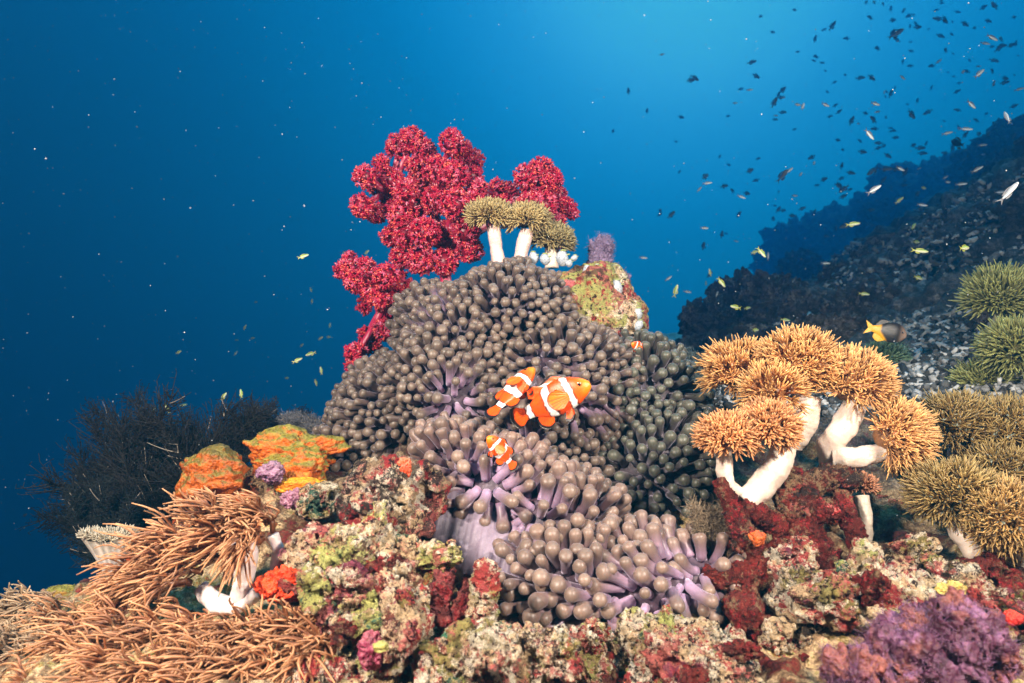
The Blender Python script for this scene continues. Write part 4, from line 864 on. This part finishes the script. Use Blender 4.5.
# ------------------------------------------------------------------ coral heads on the far slope
M['far_head'] = crust_mat('far_head', [DARK, (0.09, 0.08, 0.08), DARK, (0.16, 0.14, 0.14), (0.06, 0.06, 0.065), (.30, .28, .28)], 9, 21.0)
def head(label, px, py, Y, rx, rz, seed, **k): rock(label, px, py, Y, rx, rz, 'far_head', seed, name='coral_boulder', cat='coral boulder', sub=6, **{**dict(amp=.25, knob=.22, kf=9, fine=.06), **k})
head('round topped dark coral head with pale specks, in the middle distance beyond the peach corals', 778, 312, 2.6, 34, 40, 401)
head('dark coral head just left of the round topped one, lower and broader', 738, 312, 2.9, 30, 42, 402)
head('blocky dim coral mass furthest left on the slope, beside open water', 712, 335, 2.7, 30, 36, 403)
head('low dark coral lump below the round topped head', 745, 350, 2.3, 40, 22, 404)
head('hazy blue coral ridge head seen against the open water', 845, 258, 12.5, 70, 48, 405)
head('tall shadowed coral tower at the upper right edge', 1003, 170, 6.5, 34, 44, 406)
head('broad dark coral bluff at the right edge under the shadowed tower', 1012, 200, 4.6, 40, 46, 407)
head('faint hazy coral mound between the ridge head and the tower', 925, 208, 11.0, 66, 40, 408)
head('small dark coral lump on the open rubble slope', 905, 262, 3.4, 20, 12, 409)
rock('pale grey sponge like stone lying on the slope beside the damselfish', 950, 364, 1.22, 12, 8, 'pale', 410, sub=5, knob=.1) if 'pale' in M else None

head('hazy knob of coral standing up from the ridge, left of the tower', 968, 172, 7.5, 17, 20, 411)
head('hazy rounded coral lump on the ridge midway between water and tower', 880, 222, 8.5, 22, 22, 412)
head('dim coral lump low on the ridge where it meets open water', 800, 268, 6.5, 22, 18, 413)
def lumps():
    r = np.random.default_rng(91); pr = []
    for k in range(3):
        V, T = lumpy(ZERO, np.array([1, .9, .7]) * .1, 5, 440 + k, amp=.35, knob=.3, kf=7, fine=.08); pr.append(build('coral_lump', V, [T], M['far_head']))
    for i in range(48):
        d = 1.7 * (7.5 / 1.7) ** r.random(); a = math.radians(r.uniform(14, 42)); x, y = d * math.sin(a), d * math.cos(a); k = i % 3
        o = pr[k] if i < 3 else pr[k].copy()
        if i >= 3: COL.objects.link(o)
        s_ = r.uniform(.35, 1.1) * (.35 + .28 * d); o.matrix_world = Matrix.Translation(Vector((x, y, float(ground(np.array([x]), np.array([y]))[0]) + .02 * s_))) @ Matrix.Rotation(r.uniform(0, 6.28), 4, 'Z') @ Matrix.Scale(s_, 4)
        tag(o, 'dark weathered coral lump lying among the grey rubble of the far slope', 'coral lump', 'dark coral lumps on the far rubble slope')
lumps()
def sand():
    m = NT('pale_sand'); V, T = lumpy(ZERO, np.array([46, 70, 30]) * 3.2 / F, 5, 430, amp=.12, knob=.03, fine=.02); V = V + P(668, 362, 3.2)
    tag(build('sand_patch', V, [T], m.fin(m.ramp(m.noise(14, 5, .7), [(.35, (.30, .30, .28)), (.65, (.75, .73, .68))]), .8, m.bump(m.noise(30, 4), .02)), origin=P(668, 392, 3.2)), kind='structure')
sand()

# ------------------------------------------------------------------ fishes (nose towards +X, back towards +Z)
def fish_body(L, top, bot, wid, n=80, k=36, bend=0.0, colf=None):
    s = np.linspace(0, 1, n); s = (1 - np.cos(s * np.pi)) / 2
    T = np.interp(s, *top) * L; B = np.interp(s, *bot) * L; W = np.interp(s, *wid) * L
    sm = lambda a: np.convolve(np.pad(a, 3, 'edge'), np.ones(7) / 7, 'valid'); T, B, W = sm(T), sm(B), sm(W); T[0] *= .3; B[0] *= .3; W[0] *= .3
    th = np.arange(k) / k * 2 * np.pi; c, sn = np.cos(th), np.sin(th)
    Z = np.where(sn[None] > 0, T[:, None] * sn[None], B[:, None] * sn[None]); Yv = W[:, None] * np.sign(c)[None] * np.abs(c)[None] ** 1.0
    X = (L * (.5 - s))[:, None] * np.ones(k); V = np.stack([X, Yv, Z], -1).reshape(-1, 3)
    i, j = np.meshgrid(np.arange(n - 1), np.arange(k), indexing='ij'); b = i * k; j2 = (j + 1) % k
    Q = np.stack([b + j, b + j2, b + k + j2, b + k + j], -1).reshape(-1, 4)
    caps = [np.array([[0, a + 1, a] for a in range(1, k - 1)]), np.array([[0, a, a + 1] for a in range(1, k - 1)]) + (n - 1) * k]
    C = colf(np.repeat(s, k), V / L) if colf else None
    return V, [Q] + caps, C
def bendx(V, L, a):
    """sweep the rear half sideways"""
    V = V.copy(); x = V[:, 0] / L; t = np.clip(.1 - x, 0, None); V[:, 1] += a * L * t ** 2; return V
def fin_mesh(base, tip, nv=10, thick=.0006, colf=None, wave=0.0, side=None):
    base, tip = np.array(base, float), np.array(tip, float); n = 26; base, tip = spline(base, n), spline(tip, n)
    v = np.linspace(0, 1, nv); G = base[:, None] * (1 - v)[None, :, None] + tip[:, None] * v[None, :, None]
    nn = nrm(np.cross(tip[n // 2] - base[n // 2], base[-1] - base[0])) if side is None else np.array(side, float)
    ray = np.sin(np.arange(n) * 1.6)[:, None] * .25 + 1; h = thick * (1.05 - v)[None] * ray
    G = G + nn * (wave * np.sin(np.arange(n) * .5)[:, None] * v[None])[..., None]
    V = np.concatenate([(G + nn * h[..., None]).reshape(-1, 3), (G - nn * h[..., None]).reshape(-1, 3)]); m = n * nv
    i, j = np.meshgrid(np.arange(n - 1), np.arange(nv - 1), indexing='ij'); b = i * nv + j; Q = np.stack([b, b + 1, b + nv + 1, b + nv], -1).reshape(-1, 4)
    ed = list(range(nv - 1, m, nv)); E = np.array([[ed[a], ed[a + 1], ed[a + 1] + m, ed[a] + m] for a in range(n - 1)])
    U = np.repeat(np.linspace(0, 1, n), nv); W = np.tile(v, n); C = colf(U, W); return V, [Q, Q[:, ::-1] + m, E], np.concatenate([C, C])
def orient(head_xy, yaw=0.0, roll=0.0):
    """head_xy: picture direction (x right, y up) of the nose; yaw>0 turns the nose to the camera; roll tips the back"""
    hx, hy = head_xy; l = math.hypot(hx, hy); hx, hy = hx / l, hy / l; cy, sy = math.cos(math.radians(yaw)), math.sin(math.radians(yaw))
    X = Vector((hx * cy, -sy, hy * cy)); upi = Vector((-hy, 0, hx)); 
    if upi.z < 0: upi = -upi
    Z = (upi - X * upi.dot(X)).normalized(); Yv = Z.cross(X)
    m = Matrix((X, Yv, Z)).transposed().to_4x4(); return m @ Matrix.Rotation(math.radians(roll), 4, 'X')
def fmat(name, rough=.35, sss=.1):
    m = NT(name); c = m.attr(); v = m.vor(900, 'Distance', m.co); return m.fin(m.mix(1.0, c, m.ramp(m.noise(220, 3, co=m.co), [(.3, .88), (.7, 1.1)]), 'MULTIPLY'), rough, m.bump(v, .00015), sss, (.003, .001, .0005), spec=.5)
M['fish'] = fmat('fish_skin'); M['eye'] = vcol_mat('eye', .12, 0, 0, bump=0, spec=.8)
ORA = np.array([.90, .090, .001]); WHT = np.array([.86, .86, .84]); BLK = np.array([.012, .008, .006]); YO = np.array([.90, .22, .003])
def clown(L, loc, m, label, bend=0.0, fins=True, seed=0):
    root = thing('clownfish', loc, label, 'clownfish', 'clownfish among the anemone tentacles'); root['_o'] = [0, 0, 0]
    def cf(s, p):
        z = p[:, 2]; n1 = .012 * vnoise(np.stack([z * 30, s * 0 + seed, s * 0], 1)); s_ = s + n1
        C = mixc(ORA, YO, smoothstep(.18, .02, s)); C = mixc(C, ORA * .75, smoothstep(.06, .2, z))
        def band(a, b):
            nonlocal C
            e = .022; inb = (s_ > a) & (s_ < b); edge = ((s_ > a - e) & (s_ <= a)) | ((s_ >= b) & (s_ < b + e)); C = np.where(edge[:, None], mixc(BLK, ORA, .25), C); C = np.where(inb[:, None], WHT, C)
        band(.235 + .9 * z ** 2, .315 + .5 * z ** 2); band(.53 - .10 * np.exp(-(z / .06) ** 2), .645 - .25 * z ** 2); band(.865, .945)
        return C
    V, Fs, C = fish_body(L, ([0, .03, .10, .22, .38, .55, .72, .86, 1], [.03, .07, .125, .185, .22, .205, .15, .085, .075]), ([0, .03, .10, .22, .38, .55, .72, .86, 1], [.03, .06, .105, .155, .185, .185, .14, .08, .075]), ([0, .05, .15, .3, .5, .75, .9, 1], [.025, .06, .092, .105, .095, .055, .028, .016]), 110, 44, colf=cf)
    build('body', bendx(V, L, bend), Fs, M['fish'], root, C, (0, 0, 0))
    edge = lambda U, W: np.where((W > .74)[:, None], BLK, np.where((np.sin(U * 60) > .6)[:, None] & (W > .2)[:, None], ORA * .8, ORA))
    def fin(nm, base, tip, colf=edge, **k):
        V, Fs, C = fin_mesh(np.array(base) * L, np.array(tip) * L, thick=.010 * L, colf=colf, **k); build(nm, bendx(V, L, bend), Fs, M['fish'], root, C, (0, 0, 0))
    def dors(U, W):
        C = edge(U, W); w = (np.abs(U - .47) < .10) & (W < .74); return np.where(w[:, None], WHT, C)
    fin('dorsal_fin', [(.22, 0, .17), (.08, 0, .205), (-.10, 0, .185), (-.28, 0, .12)], [(.16, 0, .25), (.06, 0, .29), (-.08, 0, .25), (-.15, 0, .235), (-.26, 0, .28), (-.36, 0, .25), (-.37, 0, .16)], dors)
    fin('anal_fin', [(-.12, 0, -.17), (-.20, 0, -.14), (-.30, 0, -.09)], [(-.15, 0, -.25), (-.25, 0, -.28), (-.35, 0, -.22), (-.35, 0, -.12)])
    fin('tail_fin', [(-.48, 0, .07), (-.485, 0, 0), (-.48, 0, -.07)], [(-.60, 0, .135), (-.68, 0, .12), (-.73, 0, 0.0), (-.68, 0, -.12), (-.60, 0, -.135)])
    pec = lambda U, W: np.where((W > .90)[:, None], mixc(ORA, BLK, .8), np.where((np.sin(U * 60) > .5)[:, None], ORA * .75, mixc(ORA, YO, .5)))
    for s_ in (1, -1):
        fin('pectoral_fin', [(.20, .10 * s_, .02), (.20, .105 * s_, -.02), (.19, .10 * s_, -.06)], [(.10, .17 * s_, .11), (-.02, .21 * s_, .09), (-.07, .22 * s_, .0), (-.02, .21 * s_, -.10), (.08, .17 * s_, -.13)], pec, side=(.2, 1 * s_, 0))
        fin('pelvic_fin', [(.16, .03 * s_, -.15), (.11, .03 * s_, -.165), (.07, .03 * s_, -.17)], [(.14, .06 * s_, -.26), (.08, .07 * s_, -.30), (.02, .06 * s_, -.27)])
        V, T = ico(3); e = V * np.array([.038, .018, .038]) * L + np.array([.375, .066 * s_, .048]) * L; d = np.abs(V[:, 1]); rr = np.hypot(V[:, 0], V[:, 2])
        Ce = np.where((rr < .62)[:, None], BLK * .5, np.where((rr < .78)[:, None], np.array([.75, .28, .03]), BLK)); build('eye', e, [T], M['eye'], root, Ce, (0, 0, 0))
    root.matrix_world = Matrix.Translation(Vector(loc)) @ m @ Matrix.Diagonal((1, 1, 1.12, 1)); return root
clown(.092, P(556, 400, .77), orient((1, .50), 14, -6), 'largest orange clownfish, three white bands, swimming in front of the mauve tentacles', bend=.25)
clown(.070, P(516, 389, .79), orient((.66, .76), -15, -50), 'middle sized clownfish slipping away head up beside the largest one', bend=-.15, seed=3)
clown(.042, P(499, 450, .705), orient((-.62, .78), 18, 20), 'small clownfish hovering above the nearest anemone', bend=.1, seed=5)
clown(.028, P(638, 347, .89), orient((-.9, .4), 35, 0), 'tiny clownfish peeking from behind the anemone under the pinnacle', seed=7)

def damsel():
    L = .060; loc = P(889, 332, 1.20); root = thing('damselfish', loc, 'dark oval damselfish with a bright yellow tail and underside', 'damselfish'); root['_o'] = [0, 0, 0]
    def cf(s, p):
        C = mixc((.008, .008, .010), (.03, .022, .018), .5 + .5 * vnoise(p * 40)); C = mixc(C, (.30, .20, .15), smoothstep(.28, .05, s)); C = mixc(C, (.85, .40, .01), smoothstep(.72, .80, s + .9 * np.clip(-p[:, 2] - .04, 0, 1))); return C
    V, Fs, C = fish_body(L, ([0, .05, .15, .35, .55, .8, 1], [.05, .14, .26, .34, .32, .15, .09]), ([0, .05, .15, .35, .55, .8, 1], [.05, .13, .24, .32, .31, .15, .09]), ([0, .1, .3, .6, .9, 1], [.02, .07, .10, .08, .03, .02]), 60, 30, colf=cf)
    build('body', V, Fs, M['fish'], root, C, (0, 0, 0)); yl = lambda U, W: np.ones((len(U), 1)) * np.array([.85, .42, .01]); dk = lambda U, W: np.ones((len(U), 1)) * np.array([.04, .035, .035])
    for nm, b, t, c in (('tail_fin', [(-.47, 0, .08), (-.48, 0, 0), (-.47, 0, -.08)], [(-.72, 0, .22), (-.66, 0, .08), (-.62, 0, 0), (-.66, 0, -.08), (-.72, 0, -.22)], yl),
                        ('anal_fin', [(-.02, 0, -.23), (-.2, 0, -.2), (-.34, 0, -.11)], [(-.10, 0, -.30), (-.28, 0, -.36), (-.42, 0, -.26), (-.42, 0, -.14)], yl),
                        ('dorsal_fin', [(.2, 0, .22), (0, 0, .26), (-.34, 0, .11)], [(.14, 0, .30), (-.05, 0, .34), (-.3, 0, .33), (-.42, 0, .15)], dk)):
        V, Fs, C = fin_mesh(np.array(b) * L, np.array(t) * L, thick=.008 * L, colf=c); build(nm, V, Fs, M['fish'], root, C, (0, 0, 0))
    for s_ in (1, -1):
        V, T = ico(2); build('eye', V * L * np.array([.03, .015, .03]) + np.array([.36, .07 * s_, .06]) * L, [T], M['eye'], root, BLK, (0, 0, 0))
    root.matrix_world = Matrix.Translation(Vector(loc)) @ orient((1, -.25), 12)
damsel()

# small schooling fish: one mesh each (too small in the picture to show parts)
def small_fish(name, back, belly, tail, deep=.17, dots=False):
    L = 1.0
    def cf(s, p):
        C = mixc(belly, back, smoothstep(-.03, .06, p[:, 2])); C = mixc(C, tail, smoothstep(.88, .97, s)); return np.where((np.hypot(s - .1, (p[:, 2] - .03) * 1.0) < .028)[:, None], BLK, C)
    V, Fs, C = fish_body(L, ([0, .05, .2, .4, .7, .9, 1], [.02, .07, deep * .9, deep, deep * .6, .05, .045]), ([0, .05, .2, .4, .7, .9, 1], [.02, .06, deep * .85, deep, deep * .6, .05, .045]), ([0, .1, .35, .7, 1], [.02, .06, .08, .04, .012]), 22, 12, colf=cf)
    mb = MB(); mb.add(V, Fs, C); cfn = lambda U, W: np.ones((len(U), 1)) * np.array(tail)
    for b, t in (([(-.47, 0, .045), (-.48, 0, 0), (-.47, 0, -.045)], [(-.74, 0, .20), (-.60, 0, .05), (-.56, 0, 0), (-.60, 0, -.05), (-.74, 0, -.20)]),
                 ([(.2, 0, deep * .9), (0, 0, deep), (-.3, 0, deep * .5)], [(.12, 0, deep * 1.25), (-.08, 0, deep * 1.35), (-.38, 0, deep * 1.0)]), ([(0, 0, -deep), (-.15, 0, -deep * .8), (-.3, 0, -deep * .5)], [(-.1, 0, -deep * 1.3), (-.25, 0, -deep * 1.35), (-.4, 0, -deep * .9)])):
        V, Fs, C = fin_mesh(b, t, 3, .006, cfn); mb.add(V, Fs, C)
    o = mb.out(name, M['fish']); return o
protos = {
 'silver': small_fish('silver_chromis', (.26, .30, .34), (.86, .92, .96), (.2, .2, .22), .15),
 'dark': small_fish('dark_chromis', (.05, .06, .075), (.30, .31, .33), (.05, .05, .06), .21),
 'yellow': small_fish('yellow_green_chromis', (.42, .60, .08), (.88, .88, .62), (.6, .6, .10), .16),
 'black': small_fish('black_damselfish', (.012, .012, .015), (.02, .02, .02), (.10, .14, .02), .24)}
cats = {'silver': ('small silvery chromis with a pale belly, one of the school over the slope', 'fish', 'silvery chromis of the school over the reef slope'),
        'dark': ('small dark chromis seen as a dim silhouette against the blue water', 'fish', 'dark chromis of the school in the blue water'),
        'yellow': ('small yellow green chromis low over the dark rubble slope', 'fish', 'yellow green chromis over the rubble slope'),
        'lefty': ('little pale yellowish fish in the blue beside the crimson soft coral', 'fish', 'little pale fish left of the crimson soft coral'),
        'black': ('stout black damselfish with green edged fins among the school near the tower', 'damselfish', None)}
used = {}
def put(kind, px, py, size, ang, Y=None, label=None, yaw=None):
    """size: length in pixels; ang: picture angle of the nose"""
    pk = 'yellow' if kind == 'lefty' else kind; Lr = {'silver': .025, 'dark': .058, 'yellow': .026, 'black': .075, 'lefty': .020}[kind]
    yaw = fr_.uniform(-35, 35) if yaw is None else yaw; Y = Y or Lr * 1.15 * math.cos(math.radians(yaw)) * F / size
    p = protos[pk]
    o = p if pk not in used else p.copy()
    if pk in used: COL.objects.link(o)
    used[pk] = 1; l, c, g = cats[kind]
    if 'group' in o: del o['group']
    tag(o, label or l, c, g); a = math.radians(ang); Lr *= 1.0
    o.matrix_world = Matrix.Translation(Vector(P(px, py, Y))) @ orient((math.cos(a), math.sin(a)), yaw) @ Matrix.Scale(size * Y / F / 1.15 / math.cos(math.radians(yaw)), 4)
fr_ = random.Random(4)
for s in """972 105 13 -28 s;912 115 12 -30 d;993 38 13 -22 s;994 5 11 100 d;1007 117 15 85 s;980 73 14 40 s;952 108 0 0 x;967 129 10 -15 s;948 133 9 10 s;921 148 9 -5 d;901 169 11 -15 s;875 189 16 32 s;870 135 14 -40 s;826 105 10 -10 s;803 106 10 60 s;876 104 11 -5 s;1010 191 20 60 s;1001 192 9 0 s;1020 89 8 10 s;897 33 14 30 d;893 20 9 20 d;918 27 10 10 d;1012 45 9 20 d;983 145 8 0 s;978 169 10 30 s;962 184 9 0 s;948 182 9 5 s;923 205 10 -10 s;984 7 8 30 d;941 36 9 -20 d;838 140 7 0 d;790 170 9 40 s;801 174 7 45 s;783 175 13 55 d;742 197 8 -30 s;722 234 8 80 d;705 228 9 0 s;708 183 8 0 s;768 256 8 90 s""".split(';'):
    x, y, sz, an, k = s.split()
    if k != 'x': put({'s': 'silver', 'd': 'dark'}[k], float(x), float(y), float(sz), float(an))
for i_ in range(34):
    x_ = fr_.uniform(640, 1015); y_ = fr_.uniform(40, 300)
    if y_ < 341 - .62 * (x_ - 690) or fr_.random() < .3: put('silver', x_, y_, fr_.uniform(5, 9), fr_.choice([-20, 10, 35, 60, 200]) + fr_.uniform(-15, 15))
put('black', 957, 143, 19, 175)
for s in """854 224 12 5;965 248 16 8;921 251 13 -12;914 226 9 45;919 278 11 -15;865 294 9 -10;722 283 12 -50;735 307 12 170;748 308 8 10;762 253 12 -60;755 252 9 20;917 242 9 0;985 269 10 12;1013 307 9 35;1018 289 8 30;786 320 8 -10;811 331 7 -10;756 330 9 0;728 335 8 70;706 283 5 90;710 272 8 100;900 200 9 40;980 248 9 0;924 188 8 0;866 343 6 -10;676 290 12 80""".split(';'):
    x, y, sz, an = map(float, s.split()); put('yellow', x, y, sz, an)
for s in """304 256 11 20;346 253 6 -20;367 252 6 30;311 290 5 -70;312 301 5 80;245 327 6 60;298 360 10 25;310 354 9 -160;321 370 8 100;287 378 5 0;316 383 7 -80;329 337 5 0;321 338 6 30;253 338 5 10;237 340 4 0;330 325 5 90;302 345 5 40;167 408 10 120;224 396 10 50;241 393 9 110;154 410 7 80;184 405 6 10;179 352 7 20;236 353 5 60;256 302 4 0;352 253 5 10""".split(';'):
    x, y, sz, an = map(float, s.split()); put('lefty', x, y, sz, an)
n = 0
while n < 200:
    x = fr_.uniform(585, 1020); y = fr_.uniform(0, 300)
    dens = min(1, (x - 560) / 380) * (1 if y < 250 else .5)
    if y > 341 - .62 * (x - 690) and x > 700: continue
    if y > 120 + .3 * (760 - x) and x < 700 and fr_.random() < .3: continue
    if x < 690 and y < 90: continue
    if fr_.random() > dens: continue
    put('dark', x, y, fr_.choice([4, 5, 5, 6, 6, 7, 7, 8, 9, 10]), fr_.choice([20, 35, -20, 60, 160, 200, 10, -10, 80]) + fr_.uniform(-20, 20)); n += 1
put('dark', 25, 515, 6, 30, label='lone dark little fish low in the blue water at the left', Y=3)

# drifting specks in the water
def snow():
    r = np.random.default_rng(9); n = 8000; Y = r.uniform(.45, 3.2, n) ** 1.0; x = r.uniform(-.85, .85, n) * Y; z = r.uniform(-.3, .56, n) * Y; keep = (z > ground(x, Y) + .05) & ~((np.abs(x / Y) < .28) & (z < .1 * Y) & (Y < 1.4)); x, Y, z = x[keep], Y[keep], z[keep]; m = len(x)
    rad = (r.random(m) ** 9 * 1.0 + .17) * .00090 * np.clip(Y, .4, 2); V0, T0 = ico(1); V = (np.stack([x, Y, z], 1)[:, None] + V0[None] * rad[:, None, None] * r.uniform(.6, 1.5, (m, 1, 3))).reshape(-1, 3); T = (T0[None] + (np.arange(m) * len(V0))[:, None, None]).reshape(-1, 3)
    mt_ = NT('drifting_speck'); tag(build('drifting_specks', V, [T], mt_.fin((.34, .36, .36), .6, sss=.3)), kind='stuff')
snow()
for o_ in list(COL.objects):
    if '_o' in o_: del o_['_o']
print('tops', sum(1 for o_ in COL.objects if o_.parent is None))
